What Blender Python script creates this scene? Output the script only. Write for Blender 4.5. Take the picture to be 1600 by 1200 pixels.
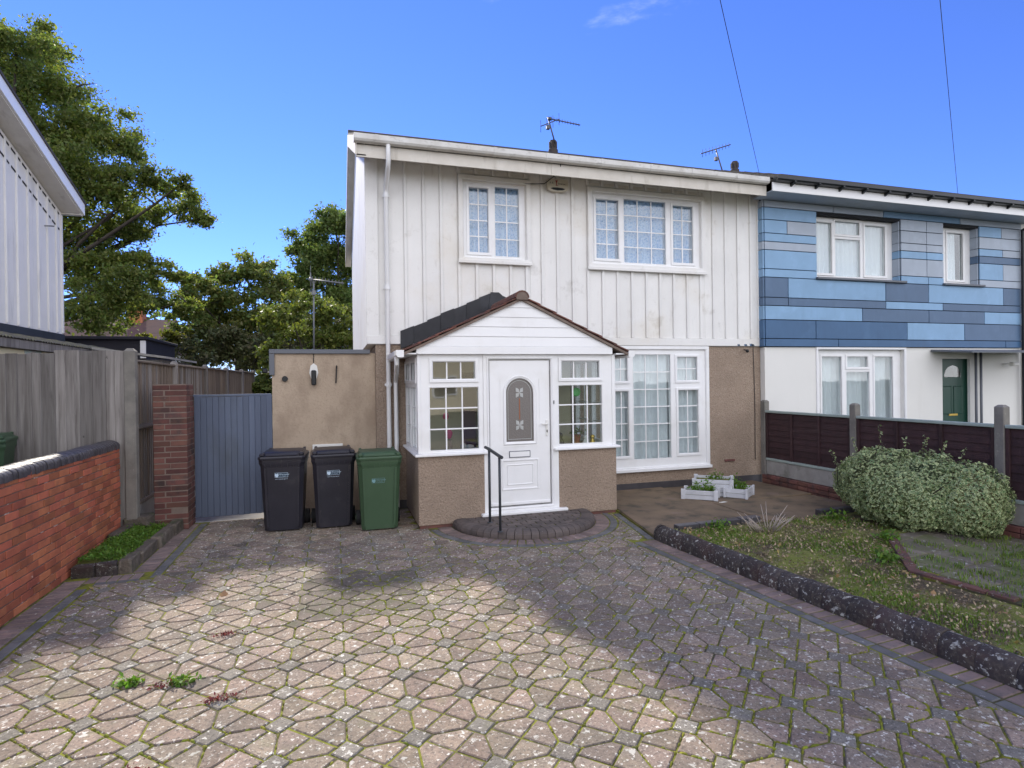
import bpy, math, random
import numpy as np
from mathutils import Vector, Matrix, Euler
R = math.radians
random.seed(11)
for o in list(bpy.data.objects): bpy.data.objects.remove(o)
scene = bpy.context.scene
col = scene.collection

# ------------------------------------------------------------------ camera
YAW, PIT, ROL, FPX, HCAM = 16.91, -0.19, -0.78, 907.6, 1.95
cam = bpy.data.cameras.new('camera'); cam.sensor_width = 36.0; cam.lens = 36.0*FPX/1600
cam.clip_start = 0.05; cam.clip_end = 3000
co = bpy.data.objects.new('camera', cam); col.objects.link(co); scene.camera = co
_f = Vector((math.sin(R(YAW))*math.cos(R(PIT)), math.cos(R(YAW))*math.cos(R(PIT)), math.sin(R(PIT))))
_r = Vector((math.cos(R(YAW)), -math.sin(R(YAW)), 0)); _u = _r.cross(_f)
_c, _s = math.cos(R(ROL)), math.sin(R(ROL))
_r2 = _c*_r+_s*_u; _u2 = -_s*_r+_c*_u
co.matrix_world = Matrix(((_r2.x,_u2.x,-_f.x,0),(_r2.y,_u2.y,-_f.y,0),(_r2.z,_u2.z,-_f.z,HCAM),(0,0,0,1)))
def project(x, y, z):
    d = Vector((x, y, z-HCAM)); w = d.dot(_f)
    if w < .2: return None
    return 800+FPX*d.dot(_r2)/w, 600-FPX*d.dot(_u2)/w

# ------------------------------------------------------------------ light
SUN_EL, SUN_AZ = 33.5, -14.0          # azimuth from +Y towards +X
sd = Vector((math.sin(R(SUN_AZ))*math.cos(R(SUN_EL)), math.cos(R(SUN_AZ))*math.cos(R(SUN_EL)), math.sin(R(SUN_EL))))
sl = bpy.data.lights.new('sun', 'SUN'); sl.energy = 3.5; sl.angle = R(3.0); sl.color = (1, .92, .79)
so = bpy.data.objects.new('sun', sl); col.objects.link(so); so.rotation_euler = sd.to_track_quat('Z','Y').to_euler()
so.location = (-6, 20, 30)
world = bpy.data.worlds.new('World'); scene.world = world; world.use_nodes = True
wn = world.node_tree; wn.nodes.clear()
def build_world():
    N, L = wn.nodes, wn.links
    out = N.new('ShaderNodeOutputWorld'); bg = N.new('ShaderNodeBackground')
    sky = N.new('ShaderNodeTexSky'); sky.sky_type = 'NISHITA'; sky.sun_disc = False
    sky.sun_elevation = R(SUN_EL); sky.sun_rotation = R(SUN_AZ); sky.air_density = 1.0; sky.dust_density = 0.0; sky.ozone_density = 3.0
    bg.inputs['Strength'].default_value = 0.15
    tc = N.new('ShaderNodeTexCoord')
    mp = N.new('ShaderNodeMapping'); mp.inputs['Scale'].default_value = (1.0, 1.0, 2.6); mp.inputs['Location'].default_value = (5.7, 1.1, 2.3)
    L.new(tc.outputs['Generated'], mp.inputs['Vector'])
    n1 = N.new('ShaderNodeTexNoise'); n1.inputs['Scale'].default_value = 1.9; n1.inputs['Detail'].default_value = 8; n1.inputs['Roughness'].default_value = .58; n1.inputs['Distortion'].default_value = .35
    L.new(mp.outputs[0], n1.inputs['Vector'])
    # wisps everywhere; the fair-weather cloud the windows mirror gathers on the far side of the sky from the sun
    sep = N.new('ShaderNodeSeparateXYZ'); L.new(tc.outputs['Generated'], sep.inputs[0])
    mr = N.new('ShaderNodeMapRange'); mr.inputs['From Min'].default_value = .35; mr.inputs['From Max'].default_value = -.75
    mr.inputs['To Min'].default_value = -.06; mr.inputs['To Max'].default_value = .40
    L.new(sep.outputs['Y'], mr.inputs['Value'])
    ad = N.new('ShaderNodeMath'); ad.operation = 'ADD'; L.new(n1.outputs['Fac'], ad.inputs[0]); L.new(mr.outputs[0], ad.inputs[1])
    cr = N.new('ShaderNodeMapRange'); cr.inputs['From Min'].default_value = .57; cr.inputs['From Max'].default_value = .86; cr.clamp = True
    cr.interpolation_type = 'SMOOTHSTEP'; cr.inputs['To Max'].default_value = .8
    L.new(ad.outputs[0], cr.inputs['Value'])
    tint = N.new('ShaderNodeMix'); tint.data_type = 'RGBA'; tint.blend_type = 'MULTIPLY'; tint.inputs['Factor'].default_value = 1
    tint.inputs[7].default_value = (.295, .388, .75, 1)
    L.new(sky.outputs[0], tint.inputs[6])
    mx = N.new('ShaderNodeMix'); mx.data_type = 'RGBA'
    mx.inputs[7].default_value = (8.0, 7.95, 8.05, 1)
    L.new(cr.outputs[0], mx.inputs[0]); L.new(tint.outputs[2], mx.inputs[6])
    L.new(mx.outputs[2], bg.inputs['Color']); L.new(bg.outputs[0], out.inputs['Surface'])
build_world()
vs = scene.view_settings; scene.display_settings.display_device = 'sRGB'
vs.view_transform = 'Standard'; vs.look = 'None'; vs.gamma = 1.0; vs.use_curve_mapping = False; vs.exposure = 1.1
scene.render.engine = 'CYCLES'; scene.cycles.max_bounces = 8; scene.cycles.diffuse_bounces = 4; scene.cycles.transparent_max_bounces = 12

# ------------------------------------------------------------------ materials
MATS = {}
def mat(name, c, c2=None, scale=4.0, rough=.8, var=0.0, bump=0.0, bscale=60.0, layers=(), stretch=(1,1,1), spec=.4, metal=0.0, hue=0.0, trans=0.0, bdist=.01):
    """base noise mix c..c2, per-piece value variation, overlay layers (colour, scale, lo, hi, stretch, strength)."""
    m = bpy.data.materials.new(name); m.use_nodes = True; MATS[name] = m
    N, L = m.node_tree.nodes, m.node_tree.links
    b = N['Principled BSDF']; b.inputs['Roughness'].default_value = rough; b.inputs['Metallic'].default_value = metal
    b.inputs['Specular IOR Level'].default_value = spec
    geo = N.new('ShaderNodeNewGeometry'); oi = N.new('ShaderNodeObjectInfo')
    def vec(st):
        if st == (1,1,1): return geo.outputs['Position']
        v = N.new('ShaderNodeVectorMath'); v.operation = 'MULTIPLY'; v.inputs[1].default_value = st
        L.new(geo.outputs['Position'], v.inputs[0]); return v.outputs[0]
    def noise(sc, st=(1,1,1), det=6, ro=.6):
        n = N.new('ShaderNodeTexNoise'); n.inputs['Scale'].default_value = sc; n.inputs['Detail'].default_value = det; n.inputs['Roughness'].default_value = ro
        L.new(vec(st), n.inputs['Vector']); return n.outputs['Fac']
    def rng(s, lo, hi, a=0., z=1.):
        r = N.new('ShaderNodeMapRange'); r.inputs['From Min'].default_value = lo; r.inputs['From Max'].default_value = hi
        r.inputs['To Min'].default_value = a; r.inputs['To Max'].default_value = z; L.new(s, r.inputs['Value']); return r.outputs[0]
    def mix(f, a, bb, mode='MIX'):
        x = N.new('ShaderNodeMix'); x.data_type = 'RGBA'; x.blend_type = mode
        if isinstance(f, (int, float)): x.inputs[0].default_value = f
        else: L.new(f, x.inputs[0])
        for i, s in ((6, a), (7, bb)):
            if isinstance(s, tuple): x.inputs[i].default_value = (*s[:3], 1)
            else: L.new(s, x.inputs[i])
        return x.outputs[2]
    c = tuple(c); cur = c
    rnd = None
    if var or hue:
        a = N.new('ShaderNodeMath'); a.operation = 'ADD'; L.new(oi.outputs['Random'], a.inputs[0]); L.new(geo.outputs['Random Per Island'], a.inputs[1])
        fr = N.new('ShaderNodeMath'); fr.operation = 'FRACT'; L.new(a.outputs[0], fr.inputs[0]); rnd = fr.outputs[0]
    if c2 is not None: cur = mix(rng(noise(scale, stretch), .32, .68), c, tuple(c2))
    for (lc, ls, lo, hi, st, amt) in layers:
        cur = mix(rng(noise(ls, st, 7, .62), lo, hi, 0, amt), cur, tuple(lc))
    if rnd is not None:
        hs = N.new('ShaderNodeHueSaturation')
        if isinstance(cur, tuple): hs.inputs['Color'].default_value = (*cur, 1)
        else: L.new(cur, hs.inputs['Color'])
        L.new(rng(rnd, 0, 1, 1-var, 1+var), hs.inputs['Value'])
        if hue:
            m7 = N.new('ShaderNodeMath'); m7.operation = 'MULTIPLY'; m7.inputs[1].default_value = 7.31; L.new(rnd, m7.inputs[0])
            f7 = N.new('ShaderNodeMath'); f7.operation = 'FRACT'; L.new(m7.outputs[0], f7.inputs[0])
            L.new(rng(f7.outputs[0], 0, 1, .5-hue, .5+hue), hs.inputs['Hue'])
        cur = hs.outputs[0]
    if isinstance(cur, tuple): b.inputs['Base Color'].default_value = (*cur, 1)
    else: L.new(cur, b.inputs['Base Color'])
    if bump:
        bp = N.new('ShaderNodeBump'); bp.inputs['Strength'].default_value = bump; bp.inputs['Distance'].default_value = bdist
        L.new(noise(bscale, stretch if stretch != (1,1,1) else (1,1,1), 4, .6), bp.inputs['Height']); L.new(bp.outputs[0], b.inputs['Normal'])
    if trans:
        tr = N.new('ShaderNodeBsdfTranslucent'); ms = N.new('ShaderNodeMixShader'); ms.inputs[0].default_value = trans
        if isinstance(cur, tuple): tr.inputs['Color'].default_value = (*cur, 1)
        else: L.new(mix(1.0, cur, (1.5, 1.6, .8), 'MULTIPLY'), tr.inputs['Color'])
        L.new(b.outputs[0], ms.inputs[1]); L.new(tr.outputs[0], ms.inputs[2])
        L.new(ms.outputs[0], N['Material Output'].inputs['Surface'])
    return m
S1 = (1,1,1); VST = (1,1,.12)
LICH = (.50,.49,.44)
PL = [((.155,.135,.115),1.1,.45,.62,S1,.6), ((.085,.072,.062),46,.52,.62,S1,.75), ((.43,.38,.31),70,.55,.66,S1,.6), ((.17,.165,.085),4,.58,.72,S1,.5), (LICH,14,.605,.64,S1,.75), ((.62,.60,.54),30,.60,.635,S1,.9)]
mat('paver_pink', (.285,.215,.160), (.170,.130,.102), 13, .9, .24, .6, 160, PL, hue=.012, bdist=.004)
mat('paver_grey', (.205,.188,.158), (.14,.13,.112), 9, .9, .2, .6, 160, PL, bdist=.004)
mat('paver_stained', (.165,.132,.108), (.105,.088,.072), 9, .92, .2, .6, 160, [((.085,.090,.042),6,.48,.62,S1,.6), ((.06,.055,.045),46,.52,.62,S1,.7), (LICH,16,.62,.655,S1,.6), ((.5,.49,.44),30,.62,.65,S1,.8)], bdist=.004)
mat('border_pink', (.24,.17,.15), (.15,.12,.11), 8, .9, .22, .4, 150, [((.09,.085,.08),20,.55,.65,S1,.6), (LICH,15,.645,.675,S1,.85)], bdist=.004)
mat('border_grey', (.15,.145,.14), (.10,.10,.10), 8, .9, .18, .4, 150, [(LICH,15,.64,.67,S1,.85)], bdist=.004)
mat('joint_moss', (.075,.065,.040), (.055,.048,.032), 10, .95, 0, .8, 220, [((.19,.20,.018),1.0,.36,.50,S1,1.0), ((.07,.06,.035),5,.50,.58,S1,.85), ((.10,.115,.012),40,.52,.62,S1,.7)], bdist=.006)
mat('moss', (.20,.215,.020), (.11,.125,.014), 14, .95, .3, .8, 300, [((.10,.09,.03),7,.55,.65,S1,.6)], hue=.02, bdist=.003)
mat('kerb_dark', (.060,.048,.046), (.038,.033,.033), 6, .95, .2, .9, 110, [((.085,.045,.04),3,.5,.62,S1,.5), ((.46,.46,.42),19,.60,.63,S1,.85), ((.42,.42,.38),40,.61,.65,S1,.8), ((.10,.085,.07),30,.5,.6,S1,.6)], bdist=.008)
mat('step_brick', (.125,.10,.09), (.08,.068,.064), 7, .9, .22, .5, 130, [((.3,.29,.27),30,.68,.71,S1,.6)], bdist=.004)
mat('edging_red', (.15,.07,.055), (.09,.05,.044), 9, .92, .25, .6, 90, [((.05,.045,.04),5,.5,.62,S1,.6), ((.38,.35,.31),18,.61,.65,S1,.7), ((.10,.12,.03),7,.58,.68,S1,.6)], bdist=.006)
mat('ground_earth', (.05,.06,.03), (.08,.07,.045), .6, .95, 0, .6, 30, [((.045,.075,.02),3,.5,.6,S1,.7)])
mat('patio_concrete', (.215,.155,.10), (.125,.095,.066), 1.6, .92, 0, .5, 90, [((.06,.055,.04),3.2,.52,.68,S1,.7), ((.22,.155,.13),2.1,.58,.66,S1,.5), ((.05,.06,.03),8,.62,.7,S1,.5)], bdist=.005)
mat('bed_soil', (.12,.085,.05), (.075,.065,.035), 9, .95, 0, 1.0, 60, [((.19,.215,.04),1.6,.42,.55,S1,.9), ((.24,.19,.11),30,.58,.64,S1,.8)], bdist=.02)
mat('path_slab', (.20,.165,.13), (.13,.115,.09), 5, .92, .15, .5, 100, [((.11,.13,.045),2.4,.46,.6,S1,.75), (LICH,16,.62,.655,S1,.8)], bdist=.005)
mat('red_brick', (.44,.138,.068), (.30,.094,.052), 5, .85, .28, .35, 90, [((.16,.06,.045),4,.6,.75,S1,.6), ((.55,.42,.36),9,.69,.73,(1,1,2.5),.7)], hue=.008, bdist=.004)
mat('dark_brick', (.155,.066,.052), (.105,.05,.043), 6, .88, .28, .35, 90, [((.05,.04,.04),3,.52,.66,S1,.7), ((.33,.27,.24),12,.68,.72,S1,.5)], hue=.01, bdist=.004)
mat('mortar', (.22,.17,.14), (.16,.12,.10), 8, .95, 0, .5, 120)
mat('mortar_white', (.22,.15,.12), (.16,.10,.08), 5, .95, 0, .5, 120, [((.6,.57,.52),6,.6,.66,S1,.8)])
mat('blue_brick', (.072,.066,.072), (.05,.047,.052), 8, .42, .2, .25, 100, spec=.5, bdist=.003)
mat('roughcast', (.38,.29,.22), (.32,.245,.185), 3, .95, 0, 1.0, 42, [((.21,.155,.115),46,.50,.62,S1,.6), ((.25,.19,.14),1.2,.55,.72,(1,1,.3),.6), ((.54,.46,.38),60,.56,.66,S1,.6)], bdist=.03)
mat('render_cream', (.47,.375,.28), (.42,.33,.245), 1.2, .92, 0, .6, 35, [((.27,.205,.15),1.5,.47,.60,(1,1,.6),.65), ((.30,.235,.175),34,.54,.64,S1,.45)], bdist=.015)
mat('clad_white', (.80,.79,.765), (.755,.745,.72), 2, .6, .03, .12, 120, [((.45,.42,.38),9,.60,.76,(1,1,.3),.35), ((.42,.40,.36),3.2,.61,.74,S1,.45), ((.40,.37,.33),60,.62,.70,S1,.35), ((.66,.59,.47),.8,.52,.7,S1,.4)])
mat('eave_white', (.70,.665,.60), (.60,.56,.49), 3, .6, 0, .05, 80, [((.33,.29,.23),6,.55,.72,(1,.4,.25),.5)])
mat('clad_grey', (.80,.785,.76), (.74,.73,.71), 2, .7, .05, .2, 110, [((.34,.33,.33),5,.56,.72,VST,.5)])
mat('paint_white', (.80,.80,.80), None, rough=.35, spec=.5)
mat('upvc', (.83,.83,.83), (.80,.80,.80), 3, .28, 0, 0, 80, [((.6,.58,.54),7,.62,.8,VST,.35), ((.66,.645,.60),2.2,.50,.72,S1,.4), ((.5,.48,.44),30,.68,.76,S1,.3)], spec=.5)
mat('gutter_white', (.66,.65,.62), (.55,.53,.49), 4, .45, 0, 0, 80, [((.25,.23,.2),14,.56,.72,(.5,1,1),.6)])
mat('dark_gutter', (.012,.014,.016), None, rough=.35)
mat('roof_tile', (.075,.068,.064), (.05,.047,.045), 4, .85, .2, .3, 90, [((.12,.12,.09),9,.6,.68,S1,.6)])
mat('porch_tile', (.155,.062,.045), (.10,.05,.04), 9, .85, .25, .3, 90, [((.05,.045,.045),7,.55,.66,S1,.7), ((.3,.27,.23),25,.64,.7,S1,.6)])
mat('lead', (.030,.032,.038), (.02,.021,.025), 6, .5, .15, .15, 60)
mat('flue', (.055,.045,.042), None, rough=.8)
mat('smooth_render', (.76,.75,.71), (.73,.72,.68), 1.2, .85, 0, .25, 140, [((.6,.58,.53),2.5,.6,.75,VST,.3)])
for nm, c in (('panel_pale', (.37,.425,.50)), ('panel_light', (.225,.385,.575)), ('panel_mid', (.165,.29,.45)), ('panel_dark', (.092,.155,.255)), ('panel_navy', (.058,.135,.26))):
    mat(nm, c, tuple(v*.88 for v in c), 2.2, .5, .05, .06, 60, [(tuple(min(1,v*1.25+.02) for v in c),3,.55,.75,S1,.4), (tuple(v*.7 for v in c),5,.56,.75,(1,1,.15),.35)])
mat('dark_gap', (.012,.013,.016), None, rough=.8)
mat('sill_grey', (.13,.14,.16), None, rough=.5)
mat('green_door', (.010,.052,.034), None, rough=.35, spec=.5)
mat('brass', (.7,.48,.12), None, rough=.3, metal=.9)
mat('bin_black', (.018,.018,.025), (.026,.025,.034), 3, .38, 0, .12, 300, [((.06,.055,.06),3.5,.56,.76,S1,.6), ((.10,.09,.08),11,.62,.74,(1,1,.4),.4)], bdist=.002)
mat('bin_green', (.040,.078,.040), (.048,.090,.048), 3, .45, 0, .12, 300, [((.09,.12,.08),4,.62,.8,S1,.5)], bdist=.002)
mat('sticker', (.012,.035,.06), None, rough=.4)
mat('sticker_white', (.50,.62,.74), None, rough=.4)
mat('sticker_faint', (.16,.30,.32), None, rough=.45)
mat('rubber', (.015,.015,.016), None, rough=.8)
mat('gate_blue', (.105,.130,.185), (.085,.105,.155), 3, .65, .12, .25, 70, [((.055,.06,.05),1.6,.55,.72,(1,1,.4),.5), ((.15,.17,.22),14,.6,.72,VST,.5)], stretch=(1,1,.15))
mat('old_wood', (.29,.27,.255), (.15,.135,.125), 22, .9, .30, .5, 50, [((.07,.06,.055),11,.57,.72,(1,1,.09),.75), ((.33,.315,.295),26,.56,.7,(1,1,.07),.6), ((.05,.045,.04),9,.70,.73,(1,1,.55),.8)], stretch=(1,1,.05), bdist=.006)
mat('brown_wood', (.20,.165,.13), (.13,.10,.08), 22, .9, .26, .5, 50, [((.07,.055,.045),12,.56,.7,(1,1,.1),.7)], stretch=(1,1,.05), bdist=.006)
mat('concrete_post', (.23,.215,.19), (.16,.15,.135), 6, .95, .1, .6, 110, [((.1,.1,.085),5,.56,.7,VST,.6), ((.36,.35,.31),30,.62,.68,S1,.5)], bdist=.005)
mat('concrete_pale', (.33,.32,.30), (.25,.24,.225), 5, .95, .1, .4, 110, [((.12,.12,.1),4,.56,.7,S1,.6)], bdist=.005)
mat('stone_rough', (.15,.125,.10), (.08,.068,.056), 9, .95, .2, 1.0, 40, [((.06,.075,.03),6,.55,.65,S1,.6), ((.3,.27,.22),14,.62,.68,S1,.5)], bdist=.02)
mat('fence_brown', (.048,.022,.024), (.032,.016,.018), 9, .75, .2, .3, 60, [((.055,.035,.035),16,.56,.7,(.15,.15,1),.5)])
mat('trim_sage', (.31,.37,.345), (.28,.335,.31), 4, .7, .05, .1, 80)
mat('aerial_metal', (.10,.10,.11), None, rough=.45, metal=.6)
mat('pole_metal', (.22,.23,.24), None, rough=.5, metal=.3)
mat('rail_metal', (.045,.05,.06), (.03,.034,.04), 9, .5, 0, .1, 100)
mat('cable', (.02,.02,.024), None, rough=.6)
mat('bark', (.06,.048,.038), (.035,.028,.023), 6, .95, 0, .8, 20)
mat('twig', (.46,.40,.35), (.34,.29,.25), 12, .9)
mat('leaf_oak', (.165,.195,.050), (.110,.142,.040), .8, .6, .38, hue=.035, trans=.5)
mat('leaf_mid', (.165,.190,.055), (.120,.150,.045), .7, .6, .4, hue=.05, trans=.45)
mat('leaf_tall', (.15,.195,.058), (.105,.148,.045), .7, .6, .38, hue=.03, trans=.45)
mat('leaf_light', (.16,.19,.040), (.11,.14,.032), .8, .6, .35, hue=.03, trans=.32)
mat('leaf_yellow', (.15,.15,.03), (.09,.10,.022), 1, .6, .35, hue=.03, trans=.45)
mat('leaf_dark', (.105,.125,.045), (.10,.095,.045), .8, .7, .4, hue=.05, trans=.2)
mat('weed_green', (.13,.24,.03), (.08,.155,.02), 5, .6, .3, hue=.02, trans=.3)
mat('grass_blade', (.17,.25,.04), (.11,.175,.03), 3, .6, .35, hue=.03, trans=.3)
mat('weed_red', (.20,.045,.050), (.13,.030,.035), 9, .6, .3, hue=.02, trans=.2)
mat('leaf_dead', (.33,.235,.09), (.20,.12,.06), 9, .75, .35, hue=.03)
mat('chip', (.40,.32,.20), (.19,.14,.085), 14, .9, .5, hue=.02)
mat('planter_white', (.60,.61,.64), (.50,.51,.54), 9, .75, .08, .3, 90, [((.20,.18,.17),16,.6,.7,(.3,.3,1.5),.6)])
mat('cream_wall', (.66,.60,.42), (.60,.54,.38), 1.5, .9)
mat('inner_dark', (.10,.085,.07), None, rough=.9)
mat('room_wall', (.28,.27,.25), None, rough=.9)
mat('bevel_glass', (.42,.43,.42), None, rough=.15, spec=.8)
mat('terracotta', (.34,.12,.055), None, rough=.8)
mat('pink_thing', (.42,.05,.13), None, rough=.6)
mat('green_disc', (.10,.45,.12), None, rough=.5)
mat('white_thing', (.75,.74,.70), None, rough=.5)
mat('grey_plush', (.22,.23,.26), None, rough=.95)
mat('purple_cloth', (.06,.022,.06), None, rough=.95)
mat('red_print', (.30,.05,.05), None, rough=.7)
mat('ink', (.05,.045,.05), None, rough=.7)
mat('alarm_cream', (.62,.57,.46), (.52,.47,.37), 7, .5, 0, 0, 50, [((.28,.22,.15),9,.6,.75,S1,.6)])
mat('poster', (.42,.48,.46), (.55,.40,.38), 3.5, .7, 0, 0, 50, [((.35,.50,.46),7,.5,.6,S1,.7)])
mat('corrugated', (.16,.15,.12), (.10,.095,.08), 9, .9, 0, .3, 60, [((.25,.24,.11),14,.52,.62,S1,.7)])
mat('far_roof', (.10,.055,.047), (.075,.045,.04), 3, .9, .1)
mat('black_felt', (.016,.015,.02), (.022,.02,.026), 5, .8)
mat('tarmac', (.05,.05,.052), (.065,.065,.065), 8, .9, 0, .4, 200)
mat('opp_cream', (.62,.55,.40), None, rough=.9)

def node_mat(name):
    m = bpy.data.materials.new(name); m.use_nodes = True; MATS[name] = m
    return m, m.node_tree.nodes, m.node_tree.links
def glass():
    m, N, L = node_mat('glass'); N.remove(N['Principled BSDF'])
    t = N.new('ShaderNodeBsdfTransparent'); t.inputs[0].default_value = (.88,.91,.91,1)
    g = N.new('ShaderNodeBsdfGlossy'); g.inputs['Roughness'].default_value = .02; g.inputs[0].default_value = (.95,.95,.95,1)
    lw = N.new('ShaderNodeLayerWeight'); lw.inputs['Blend'].default_value = .5
    pw = N.new('ShaderNodeMath'); pw.operation = 'POWER'; pw.inputs[1].default_value = 4.0; L.new(lw.outputs['Facing'], pw.inputs[0])
    fr = N.new('ShaderNodeMapRange'); fr.inputs['To Min'].default_value = .075; fr.inputs['To Max'].default_value = 1.0; L.new(pw.outputs[0], fr.inputs['Value'])
    nz = N.new('ShaderNodeTexNoise'); nz.inputs['Scale'].default_value = 1.3; geo = N.new('ShaderNodeNewGeometry'); L.new(geo.outputs['Position'], nz.inputs['Vector'])
    bp = N.new('ShaderNodeBump'); bp.inputs['Strength'].default_value = .06; bp.inputs['Distance'].default_value = .03; L.new(nz.outputs['Fac'], bp.inputs['Height'])
    L.new(bp.outputs[0], g.inputs['Normal']); L.new(bp.outputs[0], lw.inputs['Normal'])
    x = N.new('ShaderNodeMixShader'); L.new(fr.outputs[0], x.inputs[0]); L.new(t.outputs[0], x.inputs[1]); L.new(g.outputs[0], x.inputs[2])
    L.new(x.outputs[0], N['Material Output'].inputs['Surface'])
glass()
def obscure():
    m, N, L = node_mat('obscure_glass'); b = N['Principled BSDF']
    b.inputs['Base Color'].default_value = (.16,.145,.135,1); b.inputs['Roughness'].default_value = .16; b.inputs['Specular IOR Level'].default_value = .7
    geo = N.new('ShaderNodeNewGeometry'); v = N.new('ShaderNodeTexNoise'); v.inputs['Scale'].default_value = 70; L.new(geo.outputs['Position'], v.inputs['Vector'])
    bp = N.new('ShaderNodeBump'); bp.inputs['Strength'].default_value = .35; bp.inputs['Distance'].default_value = .01; L.new(v.outputs['Fac'], bp.inputs['Height']); L.new(bp.outputs[0], b.inputs['Normal'])
obscure()
def curtain_mat(name, c, lace):
    m, N, L = node_mat(name); b = N['Principled BSDF']; b.inputs['Roughness'].default_value = .9
    geo = N.new('ShaderNodeNewGeometry')
    v = N.new('ShaderNodeTexVoronoi'); v.inputs['Scale'].default_value = 26; L.new(geo.outputs['Position'], v.inputs['Vector'])
    n = N.new('ShaderNodeTexNoise'); n.inputs['Scale'].default_value = 22; n.inputs['Detail'].default_value = 5; L.new(geo.outputs['Position'], n.inputs['Vector'])
    a = N.new('ShaderNodeMath'); a.operation = 'ADD'; L.new(v.outputs['Distance'], a.inputs[0]); L.new(n.outputs['Fac'], a.inputs[1])
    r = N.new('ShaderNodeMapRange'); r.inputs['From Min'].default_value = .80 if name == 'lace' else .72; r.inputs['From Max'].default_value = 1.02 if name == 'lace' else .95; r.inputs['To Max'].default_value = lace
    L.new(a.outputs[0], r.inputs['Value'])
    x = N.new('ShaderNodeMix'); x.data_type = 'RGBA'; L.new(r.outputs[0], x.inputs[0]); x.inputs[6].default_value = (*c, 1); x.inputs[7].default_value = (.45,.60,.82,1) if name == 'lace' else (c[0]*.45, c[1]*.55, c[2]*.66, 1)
    L.new(x.outputs[2], b.inputs['Base Color'])
curtain_mat('lace', (.25,.43,.72), 1)  # pale blue curtain, with the sky's blue reflection also put into its colour
curtain_mat('voile', (.88,.89,.91), .12)
curtain_mat('drape_grey', (.34,.33,.33), .1)
def variegated():
    m, N, L = node_mat('leaf_variegated'); b = N['Principled BSDF']; b.inputs['Roughness'].default_value = .5
    uv = N.new('ShaderNodeUVMap'); sep = N.new('ShaderNodeSeparateXYZ'); L.new(uv.outputs[0], sep.inputs[0])
    geo = N.new('ShaderNodeNewGeometry')
    rg = N.new('ShaderNodeMapRange'); rg.inputs['From Min'].default_value = .38; rg.inputs['From Max'].default_value = .62
    ad = N.new('ShaderNodeMath'); ad.operation = 'ADD'
    ra = N.new('ShaderNodeMapRange'); ra.inputs['To Min'].default_value = -.42; ra.inputs['To Max'].default_value = .12; L.new(geo.outputs['Random Per Island'], ra.inputs['Value'])
    L.new(sep.outputs['X'], ad.inputs[0]); L.new(ra.outputs[0], ad.inputs[1]); L.new(ad.outputs[0], rg.inputs['Value'])
    x = N.new('ShaderNodeMix'); x.data_type = 'RGBA'; L.new(rg.outputs[0], x.inputs[0])
    x.inputs[6].default_value = (.070,.150,.045,1); x.inputs[7].default_value = (.44,.49,.24,1)
    L.new(x.outputs[2], b.inputs['Base Color'])
variegated()

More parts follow.
